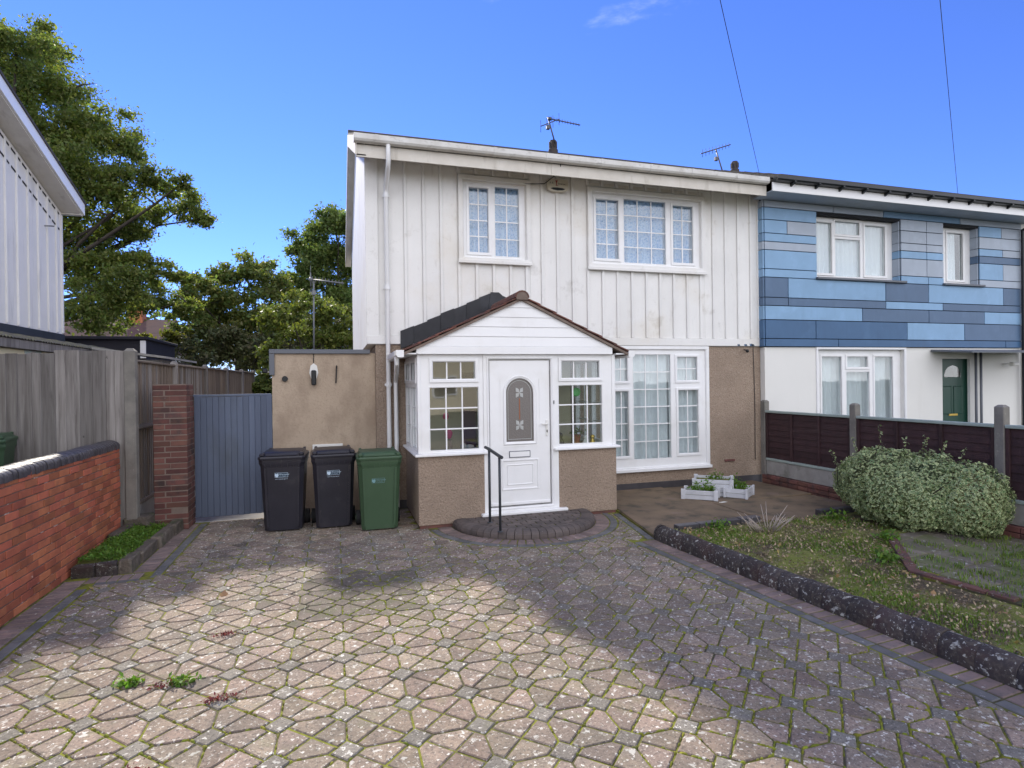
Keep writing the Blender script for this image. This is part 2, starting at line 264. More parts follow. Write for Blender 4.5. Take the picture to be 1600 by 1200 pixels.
# ------------------------------------------------------------------ mesh builder
class MB:
    def __init__(s): s.v = []; s.f = []; s.m = []
    def add(s, vs, fs, mi=0):
        n = len(s.v); s.v.extend([tuple(p) for p in vs]); s.f.extend([tuple(i+n for i in f) for f in fs]); s.m.extend([mi]*len(fs)); return s
    def box(s, x0, x1, y0, y1, z0, z1, mi=0):
        if x0 > x1: x0, x1 = x1, x0
        if y0 > y1: y0, y1 = y1, y0
        if z0 > z1: z0, z1 = z1, z0
        return s.add([(x0,y0,z0),(x1,y0,z0),(x1,y1,z0),(x0,y1,z0),(x0,y0,z1),(x1,y0,z1),(x1,y1,z1),(x0,y1,z1)],
              [(0,3,2,1),(4,5,6,7),(0,1,5,4),(1,2,6,5),(2,3,7,6),(3,0,4,7)], mi)
    def cham(s, x0, x1, y0, y1, z0, z1, c=.004, mi=0):
        """box with all edges chamfered (26 faces)"""
        def P(i, j, k, ax):
            X = (x0, x1)[i]; Y = (y0, y1)[j]; Z = (z0, z1)[k]
            if ax != 0: X += c*(1, -1)[i]
            if ax != 1: Y += c*(1, -1)[j]
            if ax != 2: Z += c*(1, -1)[k]
            return (X, Y, Z)
        vs = []; idx = {}
        for i in (0,1):
            for j in (0,1):
                for k in (0,1):
                    for ax in (0,1,2): idx[(i,j,k,ax)] = len(vs); vs.append(P(i,j,k,ax))
        g = lambda i,j,k,a: idx[(i,j,k,a)]
        fs = [(g(0,0,0,0),g(0,0,1,0),g(0,1,1,0),g(0,1,0,0)), (g(1,0,0,0),g(1,1,0,0),g(1,1,1,0),g(1,0,1,0)),
              (g(0,0,0,1),g(1,0,0,1),g(1,0,1,1),g(0,0,1,1)), (g(0,1,0,1),g(0,1,1,1),g(1,1,1,1),g(1,1,0,1)),
              (g(0,0,0,2),g(0,1,0,2),g(1,1,0,2),g(1,0,0,2)), (g(0,0,1,2),g(1,0,1,2),g(1,1,1,2),g(0,1,1,2))]
        for a in (0,1):
            for b2 in (0,1):
                fs.append((g(a,b2,0,0),g(a,b2,1,0),g(a,b2,1,1),g(a,b2,0,1)))
                fs.append((g(a,0,b2,0),g(a,1,b2,0),g(a,1,b2,2),g(a,0,b2,2)))
                fs.append((g(0,a,b2,1),g(1,a,b2,1),g(1,a,b2,2),g(0,a,b2,2)))
        for i in (0,1):
            for j in (0,1):
                for k in (0,1): fs.append((g(i,j,k,0),g(i,j,k,1),g(i,j,k,2)))
        return s.add(vs, fs, mi)
    def prism(s, poly, lo, hi, axis='z', mi=0):
        """extrude a 2D polygon; axis z: (x,y), axis y: (x,z), axis x: (y,z)"""
        n = len(poly)
        q = {'z': lambda p,h: (p[0],p[1],h), 'y': lambda p,h: (p[0],h,p[1]), 'x': lambda p,h: (h,p[0],p[1])}[axis]
        vs = [q(p,lo) for p in poly]+[q(p,hi) for p in poly]
        fs = [tuple(range(n-1,-1,-1)), tuple(range(n,2*n))]+[(i,(i+1)%n,n+(i+1)%n,n+i) for i in range(n)]
        return s.add(vs, fs, mi)
    def tube(s, pts, r, n=8, mi=0, cap=True):
        pts = [Vector(p) for p in pts]; rs = r if isinstance(r, (list,tuple)) else [r]*len(pts)
        vs = []; fs = []
        d = (pts[1]-pts[0]).normalized(); u = d.orthogonal().normalized()
        for i, p in enumerate(pts):
            if i == 0: t = (pts[1]-pts[0])
            elif i == len(pts)-1: t = pts[-1]-pts[-2]
            else: t = (pts[i+1]-pts[i]).normalized()+(pts[i]-pts[i-1]).normalized()
            t.normalize(); u = (u-t*u.dot(t)).normalized(); w = t.cross(u)
            for k in range(n):
                a = 2*math.pi*k/n; vs.append(p+(u*math.cos(a)+w*math.sin(a))*rs[i])
        for i in range(len(pts)-1):
            for k in range(n): fs.append((i*n+k, i*n+(k+1)%n, (i+1)*n+(k+1)%n, (i+1)*n+k))
        if cap: fs.append(tuple(range(n-1,-1,-1))); fs.append(tuple(range((len(pts)-1)*n, len(pts)*n)))
        return s.add(vs, fs, mi)
    def sweep(s, prof, p0, p1, axis, mi=0):
        """profile polygon along a straight axis 'x' or 'y'"""
        return s.prism(prof, p0, p1, axis, mi)
    def lathe(s, prof, c, n=20, mi=0):
        vs = []; fs = []; m = len(prof)
        for k in range(n):
            a = 2*math.pi*k/n
            for (r, z) in prof: vs.append((c[0]+r*math.cos(a), c[1]+r*math.sin(a), c[2]+z))
        for k in range(n):
            for i in range(m-1): a = k*m+i; b = ((k+1)%n)*m+i; fs.append((a, b, b+1, a+1))
        return s.add(vs, fs, mi)
    def sphere(s, c, r, n=10, m=7, mi=0, sc=(1,1,1)):
        vs = []; fs = []
        for j in range(m+1):
            t = math.pi*j/m
            for k in range(n):
                a = 2*math.pi*k/n; vs.append((c[0]+sc[0]*r*math.sin(t)*math.cos(a), c[1]+sc[1]*r*math.sin(t)*math.sin(a), c[2]+sc[2]*r*math.cos(t)))
        for j in range(m):
            for k in range(n): fs.append((j*n+k, (j+1)*n+k, (j+1)*n+(k+1)%n, j*n+(k+1)%n))
        return s.add(vs, fs, mi)
    def ring(s, x0, x1, z0, z1, w, yf, yb, c=.012, mi=0):
        """mitred frame round the opening x0..x1, z0..z1, w wide, its inner lip chamfered back"""
        L = [((x0-w,z0-w),(x1+w,z0-w),(x1+w,z1+w),(x0-w,z1+w), yb), ((x0-w,z0-w),(x1+w,z0-w),(x1+w,z1+w),(x0-w,z1+w), yf+.004),
             ((x0-w+.004,z0-w+.004),(x1+w-.004,z0-w+.004),(x1+w-.004,z1+w-.004),(x0-w+.004,z1+w-.004), yf),
             ((x0-c,z0-c),(x1+c,z0-c),(x1+c,z1+c),(x0-c,z1+c), yf), ((x0,z0),(x1,z0),(x1,z1),(x0,z1), yf+c), ((x0,z0),(x1,z0),(x1,z1),(x0,z1), yb)]
        vs = []
        for l in L: vs += [(p[0], l[4], p[1]) for p in l[:4]]
        fs = []
        for i in range(len(L)-1):
            for k in range(4): fs.append((i*4+k, i*4+(k+1)%4, (i+1)*4+(k+1)%4, (i+1)*4+k))
        return s.add(vs, fs, mi)
    def wall(s, x0, x1, z0, z1, y0, y1, holes=(), mi=0):
        """upright slab y0..y1 with rectangular openings (a, b, c, d)"""
        xs = sorted({x0, x1, *[h[0] for h in holes], *[h[1] for h in holes]}); zs = sorted({z0, z1, *[h[2] for h in holes], *[h[3] for h in holes]})
        xs = [x for x in xs if x0-1e-6 <= x <= x1+1e-6]; zs = [z for z in zs if z0-1e-6 <= z <= z1+1e-6]
        hole = lambda x, z: any(h[0] < x < h[1] and h[2] < z < h[3] for h in holes)
        sol = {(i,k): not hole((xs[i]+xs[i+1])/2, (zs[k]+zs[k+1])/2) for i in range(len(xs)-1) for k in range(len(zs)-1)}
        for (i,k), on in sol.items():
            if not on: continue
            a, b, c, d = xs[i], xs[i+1], zs[k], zs[k+1]
            s.add([(a,y0,c),(b,y0,c),(b,y0,d),(a,y0,d)], [(0,1,2,3)], mi); s.add([(a,y1,c),(b,y1,c),(b,y1,d),(a,y1,d)], [(3,2,1,0)], mi)
            if not sol.get((i-1,k)): s.add([(a,y0,c),(a,y0,d),(a,y1,d),(a,y1,c)], [(0,1,2,3)], mi)
            if not sol.get((i+1,k)): s.add([(b,y0,c),(b,y0,d),(b,y1,d),(b,y1,c)], [(3,2,1,0)], mi)
            if not sol.get((i,k-1)): s.add([(a,y0,c),(a,y1,c),(b,y1,c),(b,y0,c)], [(0,1,2,3)], mi)
            if not sol.get((i,k+1)): s.add([(a,y0,d),(a,y1,d),(b,y1,d),(b,y0,d)], [(3,2,1,0)], mi)
        return s
    def mesh(s, name, mats, smooth=False, T=None):
        me = bpy.data.meshes.new(name)
        v = s.v if T is None else [tuple(T @ Vector(p)) for p in s.v]
        me.from_pydata(v, [], s.f)
        for m in (mats if isinstance(mats, (list, tuple)) else [mats]): me.materials.append(MATS[m])
        if len(me.materials) > 1: me.polygons.foreach_set('material_index', s.m)
        if smooth is True: me.polygons.foreach_set('use_smooth', [True]*len(me.polygons))
        elif smooth:
            me.polygons.foreach_set('use_smooth', [True]*len(me.polygons))
            try: me.set_sharp_from_angle(angle=R(smooth))
            except Exception: pass
        me.update(); return me
    def build(s, name, mats, parent=None, smooth=False, T=None, loc=None, rot=None):
        return put(name, s.mesh(name, mats, smooth, T), parent, loc, rot)
def put(name, me, parent=None, loc=None, rot=None):
    o = bpy.data.objects.new(name, me); col.objects.link(o)
    if loc is not None: o.location = loc
    if rot is not None: o.rotation_euler = rot
    if parent is not None:
        o.parent = parent
        if parent.type == 'EMPTY': o.matrix_parent_inverse = Matrix.Translation(-Vector(parent.location))
    return o
def tag(o, label=None, cat=None, group=None, kind=None):
    if label: o['label'] = label
    if cat: o['category'] = cat
    if group: o['group'] = group
    if kind: o['kind'] = kind
    return o
def thing(name, label, cat, loc=(0,0,0), group=None):
    o = bpy.data.objects.new(name, None); o.empty_display_size = .1; col.objects.link(o); o.location = loc
    return tag(o, label, cat, group)
def dup(root, loc, rz=0, label=None):
    """copy of a thing with copies of its parts and sub-parts (shared meshes)"""
    r = root.copy(); col.objects.link(r); r.location = loc; r.rotation_euler = (0,0,rz)
    if label: r['label'] = label
    for ch in list(root.children):
        c = ch.copy(); col.objects.link(c); c.parent = r
        for g in ch.children: d = g.copy(); col.objects.link(d); d.parent = c
    return r
def arr_mesh(name, V, F, mats, uv=None):
    """quick quad mesh from numpy arrays"""
    me = bpy.data.meshes.new(name); n = len(F)
    me.vertices.add(len(V)); me.vertices.foreach_set('co', V.astype(np.float32).ravel())
    k = F.shape[1]
    me.loops.add(n*k); me.loops.foreach_set('vertex_index', F.astype(np.int32).ravel())
    me.polygons.add(n); me.polygons.foreach_set('loop_start', np.arange(0, n*k, k, dtype=np.int32)); me.polygons.foreach_set('loop_total', np.full(n, k, dtype=np.int32))
    if uv is not None:
        l = me.uv_layers.new(name='UVMap'); l.data.foreach_set('uv', uv.astype(np.float32).ravel())
    me.materials.append(MATS[mats]); me.update(calc_edges=True); me.validate(); return me

# ------------------------------------------------------------------ foliage
def leaf_quads(P, size, rg, up=.35, aspect=.55, fold=.25):
    """one diamond leaf of two triangles-worth per point, random lie; returns V, F"""
    n = len(P)
    a = rg.normal(size=(n,3)); a[:,2] += 0; a /= np.linalg.norm(a,axis=1)[:,None]
    nr = rg.normal(size=(n,3)); nr[:,2] += up*3; nr -= a*(nr*a).sum(1)[:,None]; nr /= np.linalg.norm(nr,axis=1)[:,None]
    b = np.cross(nr, a); s = (size*rg.uniform(.6,1.35,n))[:,None]
    V = np.stack([P-a*s*.5, P+b*s*aspect*.5+nr*s*fold*.3-a*s*.05, P+a*s*.5, P-b*s*aspect*.5+nr*s*fold*.3-a*s*.05], 1).reshape(-1,3)
    return V, np.arange(4*n).reshape(n,4)
def crown_mesh(name, clumps, n, size, mname, seed, tufts=11, tr=.38, flat=.8):
    rg = np.random.default_rng(seed); C = np.array(clumps, float)
    w = C[:,3]**2; w /= w.sum(); P = []
    for (x,y,z,r), wi in zip(C, w):
        k = max(4, int(tufts*(r/.8)**1.4))
        d = rg.normal(size=(k,3)); d /= np.linalg.norm(d,axis=1)[:,None]
        tc = np.array([x,y,z])+d*(r*rg.uniform(.25,1.08,k))[:,None]*np.array([1,1.15,flat])
        m = int(n*wi); wt = rg.uniform(.3,1.5,k); wt /= wt.sum()
        idx = rg.choice(k, m, p=wt)
        q = rg.normal(size=(m,3))*np.array([1,1,.62])
        P.append(tc[idx]+q*(tr*r*.62)*rg.uniform(.5,1.1,(m,1)))
    P = np.concatenate(P); V, F = leaf_quads(P, size, rg)
    return arr_mesh(name, V, F, mname)
def tree(name, label, base, clumps, n, size, mname, seed, trunk_r=.3, fork=None, group=None, tufts=11, tr=.38):
    t = thing(name, label, 'tree' if 'tree' in name else 'shrub', base, group)
    rnd = random.Random(seed); C = np.array(clumps); top = fork or (base[0], base[1], base[2]+.45*(C[:,2].mean()-base[2])+.3)
    mb = MB(); mid = [base, ((base[0]*.6+top[0]*.4)+.1, base[1], base[2]+.4*(top[2]-base[2])), top]
    mb.tube(mid, [trunk_r*1.25, trunk_r*.95, trunk_r*.8], 10); mb.build('trunk', 'bark', t, True)
    for (x,y,z,r) in clumps:
        b0 = Vector(top)-Vector((0,0,rnd.uniform(0,.25)*(top[2]-base[2]))); e = Vector((x,y,z)); L = (e-b0).length
        pts = [b0]
        for q in (.3,.55,.8,1.0):
            p = b0.lerp(e, q); p += Vector((rnd.uniform(-1,1), rnd.uniform(-1,1), rnd.uniform(-.2,1)))*L*.055*(1 if q < 1 else .3); pts.append(p)
        rr = min(trunk_r*.38, .025+.012*L)
        l = MB(); l.tube(pts, [rr, rr*.75, rr*.5, rr*.32, rr*.15], 6, cap=False)
        for q in range(4):
            p = pts[2+q%3]; d = Vector((rnd.uniform(-1,1), rnd.uniform(-1,1), rnd.uniform(-.3,.8)))*r
            l.tube([p, p+d*.5+Vector((0,0,.05)), p+d*1.05], [rr*.35, rr*.22, rr*.08], 4, cap=False)
        l.build('limb', 'bark', t, True)
    put('crown', crown_mesh('crown', clumps, n, size, mname, seed, tufts, tr), t)
    return t

# ================================================================== GROUND
g = MB(); g.add([(-400,-400,-.06),(400,-400,-.06),(400,500,-.06),(-400,500,-.06)], [(0,1,2,3)])
tag(g.build('ground', 'ground_earth'), kind='structure')
g = MB(); g.add([(-400,-11.0,-.05),(400,-11.0,-.05),(400,-4.5,-.05),(-400,-4.5,-.05)], [(0,1,2,3)])
tag(g.build('road', 'tarmac'), kind='structure')

# ------------------------------------------------------------------ driveway
def clip(poly, n, d):
    """keep the part with n.p <= d"""
    out = []
    for i in range(len(poly)):
        a, b = poly[i], poly[(i+1)%len(poly)]; da = n[0]*a[0]+n[1]*a[1]-d; db = n[0]*b[0]+n[1]*b[1]-d
        if da <= 0: out.append(a)
        if (da < 0 < db) or (db < 0 < da): t = da/(da-db); out.append((a[0]+(b[0]-a[0])*t, a[1]+(b[1]-a[1])*t))
    return out
def area(p): return .5*sum(p[i][0]*p[(i+1)%len(p)][1]-p[(i+1)%len(p)][0]*p[i][1] for i in range(len(p)))
def inset(poly, d):
    """offset a convex ccw polygon inwards"""
    q = list(poly)
    for i in range(len(poly)):
        a, b = poly[i], poly[(i+1)%len(poly)]; ex, ey = b[0]-a[0], b[1]-a[1]; l = math.hypot(ex, ey)
        if l < 1e-6: continue
        n = (ey/l, -ex/l); q = clip(q, n, n[0]*a[0]+n[1]*a[1]-d)
        if len(q) < 3: return []
    return q
def clean(p, e=.006):
    q = []
    for a in p:
        if not q or math.hypot(a[0]-q[-1][0], a[1]-q[-1][1]) > e: q.append(a)
    if len(q) > 1 and math.hypot(q[0][0]-q[-1][0], q[0][1]-q[-1][1]) < e: q.pop()
    return q
def paver_into(mb, poly, z, rnd, mi=0, bev=.006, dz=.004, depth=.05):
    """one block: bevelled top, slight tilt; poly is the joint-centre outline"""
    p = inset(poly, .0062)
    if len(p) < 3: return False
    p = [(a[0]+rnd.gauss(0,.0011), a[1]+rnd.gauss(0,.0011)) for a in clean(p)]
    q = inset(p, bev)
    if len(p) < 3 or len(q) != len(p): 
        cx = sum(a[0] for a in p)/len(p); cy = sum(a[1] for a in p)/len(p)
        q = [(cx+(a[0]-cx)*.9, cy+(a[1]-cy)*.9) for a in p]
    else:
        # match the order of the inset ring to the outline
        best = min(range(len(q)), key=lambda k: (q[k][0]-p[0][0])**2+(q[k][1]-p[0][1])**2); q = q[best:]+q[:best]
    n = len(p); z += rnd.uniform(-dz*.35, dz*.4); tx, ty = rnd.gauss(0,.006), rnd.gauss(0,.006)
    cx, cy = sum(a[0] for a in p)/n, sum(a[1] for a in p)/n
    H = lambda a, h: (a[0], a[1], z+h+(a[0]-cx)*tx+(a[1]-cy)*ty)
    vs = [H(a, 0) for a in q]+[H(a, -bev*.9) for a in p]+[(a[0], a[1], z-depth) for a in p]
    fs = [tuple(range(n))]+[(n+i, n+(i+1)%n, (i+1)%n, i) for i in range(n)]+[(2*n+i, 2*n+(i+1)%n, n+(i+1)%n, n+i) for i in range(n)]
    mb.add(vs, fs, mi); return True
# outline: left wall border, planter, house line, step disc, right kerb line
STEP_C = (2.5, 7.80); R_RING = 1.335
KA, KB = (3.72, 6.30), (4.04, 2.50)      # kerb foot, drive side
kdx, kdy = KB[0]-KA[0], KB[1]-KA[1]; kl = math.hypot(kdx, kdy); kdir = (kdx/kl, kdy/kl); kn = (-kdir[1], kdir[0])   # kn points to +X
def clip_drive(poly):
    c = (sum(p[0] for p in poly)/len(poly), sum(p[1] for p in poly)/len(poly))
    lim = -2.315 if c[1] < 6.72 else -1.755
    poly = clip(poly, (-1,0), -lim)
    if c[0] < -1.7: 
        if c[1] >= 6.62 and c[0] < -1.76: poly = clip(poly, (0,1), 6.72)
    poly = clip(poly, (0,1), 9.27 if c[0] < .6 else (9.15 if c[0] < 1.03 else 7.80))
    # right side, three straight runs
    if c[1] < 6.35:
        o = .318; q = (KA[0]-kn[0]*o, KA[1]-kn[1]*o); poly = clip(poly, kn, kn[0]*q[0]+kn[1]*q[1])
    else:
        e = (.985, -.168); q = (3.735-.11, 6.3); poly = clip(poly, e, e[0]*q[0]+e[1]*q[1])
    d = math.hypot(c[0]-STEP_C[0], c[1]-STEP_C[1])
    if d < R_RING+.35:
        n = (-(c[0]-STEP_C[0])/d, -(c[1]-STEP_C[1])/d)
        q = (STEP_C[0]-n[0]*R_RING, STEP_C[1]-n[1]*R_RING); poly = clip(poly, n, n[0]*q[0]+n[1]*q[1])
    return poly
drive = MB(); drive.add([(-2.66,-3.8,-.0075),(4.5,-3.8,-.0075),(4.3,2.5,-.0075),(3.85,6.3,-.0075),(4.1,7.9,-.0075),(4.1,9.3,-.0075),(-2.66,9.6,-.0075)], [tuple(range(7))])
drive = tag(drive.build('driveway', 'joint_moss'), kind='structure')
rp = random.Random(5)
g = MB(); g.add([(-2.55,9.272,-.004),(-.92,9.272,-.004),(-.92,15,-.004),(-2.55,15,-.004)], [(0,1,2,3)])
tag(g.build('rear_path','concrete_pale'), kind='structure')
PITCH = .367; D = PITCH/math.sqrt(2); HS = .067
pieces = []
e1 = (math.sqrt(.5), math.sqrt(.5)); e2 = (-math.sqrt(.5), math.sqrt(.5))
def AB(c, a, b): return (c[0]+e1[0]*a+e2[0]*b, c[1]+e1[1]*a+e2[1]*b)
for i in range(-10, 13):
    for j in range(-20, 18):
        sc = (.40+PITCH*i, 3.22+PITCH*j)
        pieces.append(('g', [AB(sc,-HS,-HS), AB(sc,HS,-HS), AB(sc,HS,HS), AB(sc,-HS,HS)]))
        oc = (sc[0]+PITCH/2, sc[1]+PITCH/2)
        for q in range(4):
            ca, sa = (1,0,-1,0)[q], (0,1,0,-1)[q]
            pl = [(0,0), (D-HS,0), (D-HS,HS), (HS,D-HS), (0,D-HS)]
            pieces.append(('p', [AB(oc, x*ca-y*sa, x*sa+y*ca) for x,y in pl]))
kept = []
for k, poly in pieces:
    poly = clip_drive(poly)
    if len(poly) >= 3 and abs(area(poly)) > .0014 and max(p[1] for p in poly) > -3.75: kept.append((k, poly))
def shown(poly, z=0):
    pr = [project(p[0], p[1], z) for p in poly]
    if any(p is None for p in pr): return 0
    if not any(0 <= p[0] <= 1600 and 0 <= p[1] <= 1200 for p in pr): return 0
    return abs(area(pr))
kept.sort(key=lambda t: -shown(t[1]))
rest = MB(); rs_ = random.Random(17)
def stained(poly):
    x = sum(p[0] for p in poly)/len(poly); y = sum(p[1] for p in poly)/len(poly)
    return (-.35 < x < .75 and 5.0 < y < 6.15 and rs_.random() < 1.1-1.3*max(0, .1-x) ) or rs_.random() < .008
for n, (k, poly) in enumerate(kept):
    if n < 300:
        mb = MB(); 
        if paver_into(mb, poly, 0, rp): mb.build('paver', 'paver_stained' if stained(poly) else ('paver_pink' if k == 'p' else 'paver_grey'), drive)
    else: paver_into(rest, poly, 0, rp, 2 if stained(poly) else (0 if k == 'p' else 1))
tag(rest.build('paver', ['paver_pink','paver_grey','paver_stained'], drive), kind='stuff')
# moss cushions along the joints
rg = np.random.default_rng(90); V_ = []; F_ = []; cnt = 0
for k, poly in kept:
    cx, cy = poly[0]
    if cy > 7.2 or cy < .8 or shown(poly) <= 0: continue
    for e in range(len(poly)):
        a, b = poly[e], poly[(e+1)%len(poly)]; L = math.hypot(b[0]-a[0], b[1]-a[1])
        dens = .5+.5*math.sin(a[0]*1.7+.6)*math.sin(a[1]*1.3+1.1)
        for q in range(rg.poisson(L*13*max(0,dens)**1.5)):
            t = rg.random(); w_ = rg.uniform(.005,.010); l_ = w_*rg.uniform(1.2,3.2); ux, uy = (b[0]-a[0])/L, (b[1]-a[1])/L
            px_, py_ = a[0]+(b[0]-a[0])*t+rg.normal(0,.002), a[1]+(b[1]-a[1])*t+rg.normal(0,.002); n0 = len(V_); h_ = rg.uniform(.0015,.006)
            for j in range(7):
                an = 6.283*j/7; r_ = rg.uniform(.75,1.2); lx, ly = l_*math.cos(an)*r_, w_*math.sin(an)*r_
                V_.append((px_+ux*lx-uy*ly, py_+uy*lx+ux*ly, -.009))
            for j in range(7):
                an = 6.283*j/7; lx, ly = l_*math.cos(an)*.55, w_*math.sin(an)*.55
                V_.append((px_+ux*lx-uy*ly, py_+uy*lx+ux*ly, h_*.8+rg.normal(0,.0006)))
            V_.append((px_,py_,h_))
            for j in range(7): j2 = (j+1)%7; F_ += [(n0+j,n0+j2,n0+7+j2),(n0+j,n0+7+j2,n0+7+j),(n0+7+j,n0+7+j2,n0+14)]
tag(put('joint_moss_cushions', arr_mesh('joint_moss_cushions', np.array(V_), np.array(F_), 'moss'), drive), kind='stuff')
# border bricks
def run(p0, p1, w, l, side, mname, z=0., name='border_brick', parent=None, stop=None):
    """bricks laid along p0->p1; each is l along, w across, on the given side"""
    dx, dy = p1[0]-p0[0], p1[1]-p0[1]; L = math.hypot(dx,dy); ux, uy = dx/L, dy/L; nx, ny = -uy*side, ux*side
    n = int(L/l)
    for k in range(n):
        a, b = k*l, (k+1)*l
        poly = [(p0[0]+ux*a, p0[1]+uy*a), (p0[0]+ux*b, p0[1]+uy*b), (p0[0]+ux*b+nx*w, p0[1]+uy*b+ny*w), (p0[0]+ux*a+nx*w, p0[1]+uy*a+ny*w)]
        if area(poly) < 0: poly.reverse()
        mb = MB()
        if paver_into(mb, poly, z, rp, bev=.006, dz=.003): mb.build(name, mname, parent or drive)
run((-2.64, 1.0), (-2.64, 6.98), .2, .1, -1, 'border_pink'); run((-2.43, 1.0), (-2.43, 6.78), .1, .2, -1, 'border_grey')
run((-2.44, 6.78), (-1.87, 6.78), .2, .1, 1, 'border_pink'); run((-2.33, 6.68), (-1.76, 6.68), .1, .2, 1, 'border_grey')
run((-2.07, 7.0), (-2.07, 9.26), .2, .1, -1, 'border_pink'); run((-1.86, 6.78), (-1.86, 9.26), .1, .2, -1, 'border_grey')
kp = lambda s, o: (KA[0]+kdir[0]*s-kn[0]*o, KA[1]+kdir[1]*s-kn[1]*o)
run(kp(0,.005), kp(5.6,.005), .2, .1, -1, 'border_pink'); run(kp(0,.21), kp(5.6,.21), .1, .2, -1, 'border_grey')
run((3.735, 6.32), (3.985, 7.80), .1, .2, 1, 'border_grey')
def ring_bricks(r0, r1, step, mname, parent, z=0., name='border_brick', lim=7.78):
    n = int(2*math.pi*r1/step)
    for k in range(n):
        a0, a1 = 2*math.pi*k/n, 2*math.pi*(k+1)/n; am = (a0+a1)/2
        if STEP_C[1]+math.sin(am)*(r0+r1)/2 > lim: continue
        poly = [(STEP_C[0]+math.cos(t)*r, STEP_C[1]+math.sin(t)*r) for t, r in ((a0,r0),(a0,r1),(a1,r1),(a1,r0))]
        if area(poly) < 0: poly.reverse()
        mb = MB()
        if paver_into(mb, poly, z, rp, dz=.003): mb.build(name, mname, parent)
ring_bricks(1.015, 1.215, .112, 'border_pink', drive); ring_bricks(1.22, 1.325, .21, 'border_grey', drive)

# ------------------------------------------------------------------ doorstep
step = thing('doorstep', 'half-round dark brick doorstep with rounded nosing in front of the white door', 'doorstep', (2.5, 7.3, 0))
sb = MB(); n = 40
arc = [(STEP_C[0]+.84*math.cos(math.pi+math.pi*k/n), STEP_C[1]-.02+.84*math.sin(math.pi+math.pi*k/n)) for k in range(n+1)]
sb.prism(arc, 0, .088); sb.build('step_bed', 'joint_moss', step)
nb = int(math.pi*1.0/.104)
prof = [(.815,0), (.815,.098), (.90,.103), (.945,.097), (.98,.082), (1.0,.058), (1.006,.03), (1.004,0)]
for k in range(nb):
    a0 = math.pi+math.pi*k/nb+.004; a1 = math.pi+math.pi*(k+1)/nb-.004; mb = MB(); vs = []
    for t in (a0, a1):
        for r, z in prof: vs.append((STEP_C[0]+r*math.cos(t), STEP_C[1]-.02+r*math.sin(t), z+rp.uniform(-.002,.002)))
    m = len(prof); mb.add(vs, [(i, i+1, m+i+1, m+i) for i in range(m-1)]+[tuple(range(m-1,-1,-1)), tuple(range(m, 2*m))])
    mb.build('nosing_brick', 'step_brick', step)
for j in range(9):
    for i in range(12):
        x0 = STEP_C[0]-.9+.2*i-(.1 if j%2 else 0); y1 = STEP_C[1]-.02-.1*j
        poly = [(x0,y1-.1),(x0+.2,y1-.1),(x0+.2,y1),(x0,y1)]
        for t in range(24):
            a = math.pi+math.pi*(t+.5)/24; poly = clip(poly, (math.cos(a),math.sin(a)), math.cos(a)*STEP_C[0]+math.sin(a)*(STEP_C[1]-.02)+.812)
            if len(poly) < 3: break
        if len(poly) >= 3 and area(poly) > .004:
            mb = MB()
            if paver_into(mb, poly, .1, rp, dz=.003, depth=.02): mb.build('brick', 'step_brick', step)

# ------------------------------------------------------------------ patio, bed, inner path
pat = MB(); pat.add([(4.0,7.85,.012),(3.74,6.34,.012),(7.52,6.34,.012),(7.52,9.25,.012),(3.9,9.25,.012)], [(0,1,2,3,4)])
pat = tag(pat.build('patio', 'joint_moss'), kind='structure')
for (x0,x1,y0,y1) in ((3.76,5.55,6.36,7.72),(5.56,7.5,6.36,7.72),(4.02,5.55,7.73,9.17),(5.56,7.5,7.73,9.17)):
    poly = [(x0,y0),(x1,y0),(x1,y1),(x0,y1)]
    if x0 < 4.1: poly = clip(poly, (-.985,.168), -.985*3.745+.168*6.32)
    mb = MB(); paver_into(mb, poly, .034, rp, bev=.008, dz=.002, depth=.06); mb.build('slab', 'patio_concrete', pat)
bd = MB(); nx, ny = 60, 90; rb = np.random.default_rng(3)
xs = np.linspace(3.78, 7.55, nx); ys = np.linspace(-3.5, 6.42, ny); vs = []; fs = []
for y in ys:
    kx = 3.80+(6.3-y)*(KB[0]-KA[0])/(KA[1]-KB[1])+.1
    for q in np.linspace(0,1,nx): vs.append((kx+(7.55-kx)*q, y, .045+.018*math.sin(3.1*q*4+y*2.3)+.012*math.sin(9*q+5*y)+rb.uniform(-.008,.008)))
for j in range(ny-1):
    for i in range(nx-1): fs.append((j*nx+i, j*nx+i+1, (j+1)*nx+i+1, (j+1)*nx+i))
bd.add(vs, fs); bed = tag(bd.build('flower_bed', 'bed_soil', smooth=True), kind='structure')
pth = [(6.25,5.36),(5.24,4.24),(5.36,3.3),(5.55,1.5),(5.7,-1.0),(7.5,-1.0),(7.5,4.9),(7.0,5.36)]
pb = MB(); pb.prism(list(reversed(pth)) if area(pth) < 0 else pth, .0, .068)
ppath = tag(pb.build('garden_path', 'joint_moss'), kind='structure')
pc = pth if area(pth) > 0 else pth[::-1]
for i in range(-3, 12):
    for j in range(-4, 16):
        a = R(9); c0 = (5.0+.42*(i*math.cos(a)-j*math.sin(a)), .2+.42*(i*math.sin(a)+j*math.cos(a)))
        poly = [(c0[0]+.42*(u*math.cos(a)-w*math.sin(a)), c0[1]+.42*(u*math.sin(a)+w*math.cos(a))) for u,w in ((0,0),(1,0),(1,1),(0,1))]
        for k in range(len(pc)):
            p, q = pc[k], pc[(k+1)%len(pc)]; ex, ey = q[0]-p[0], q[1]-p[1]; l = math.hypot(ex,ey); nn = (ey/l,-ex/l)
            poly = clip(poly, nn, nn[0]*p[0]+nn[1]*p[1]-.05)
            if len(poly) < 3: break
        if len(poly) >= 3 and area(poly) > .004:
            mb = MB()
            if paver_into(mb, poly, .078, rp, bev=.008, dz=.006): mb.build('slab', 'path_slab', ppath)
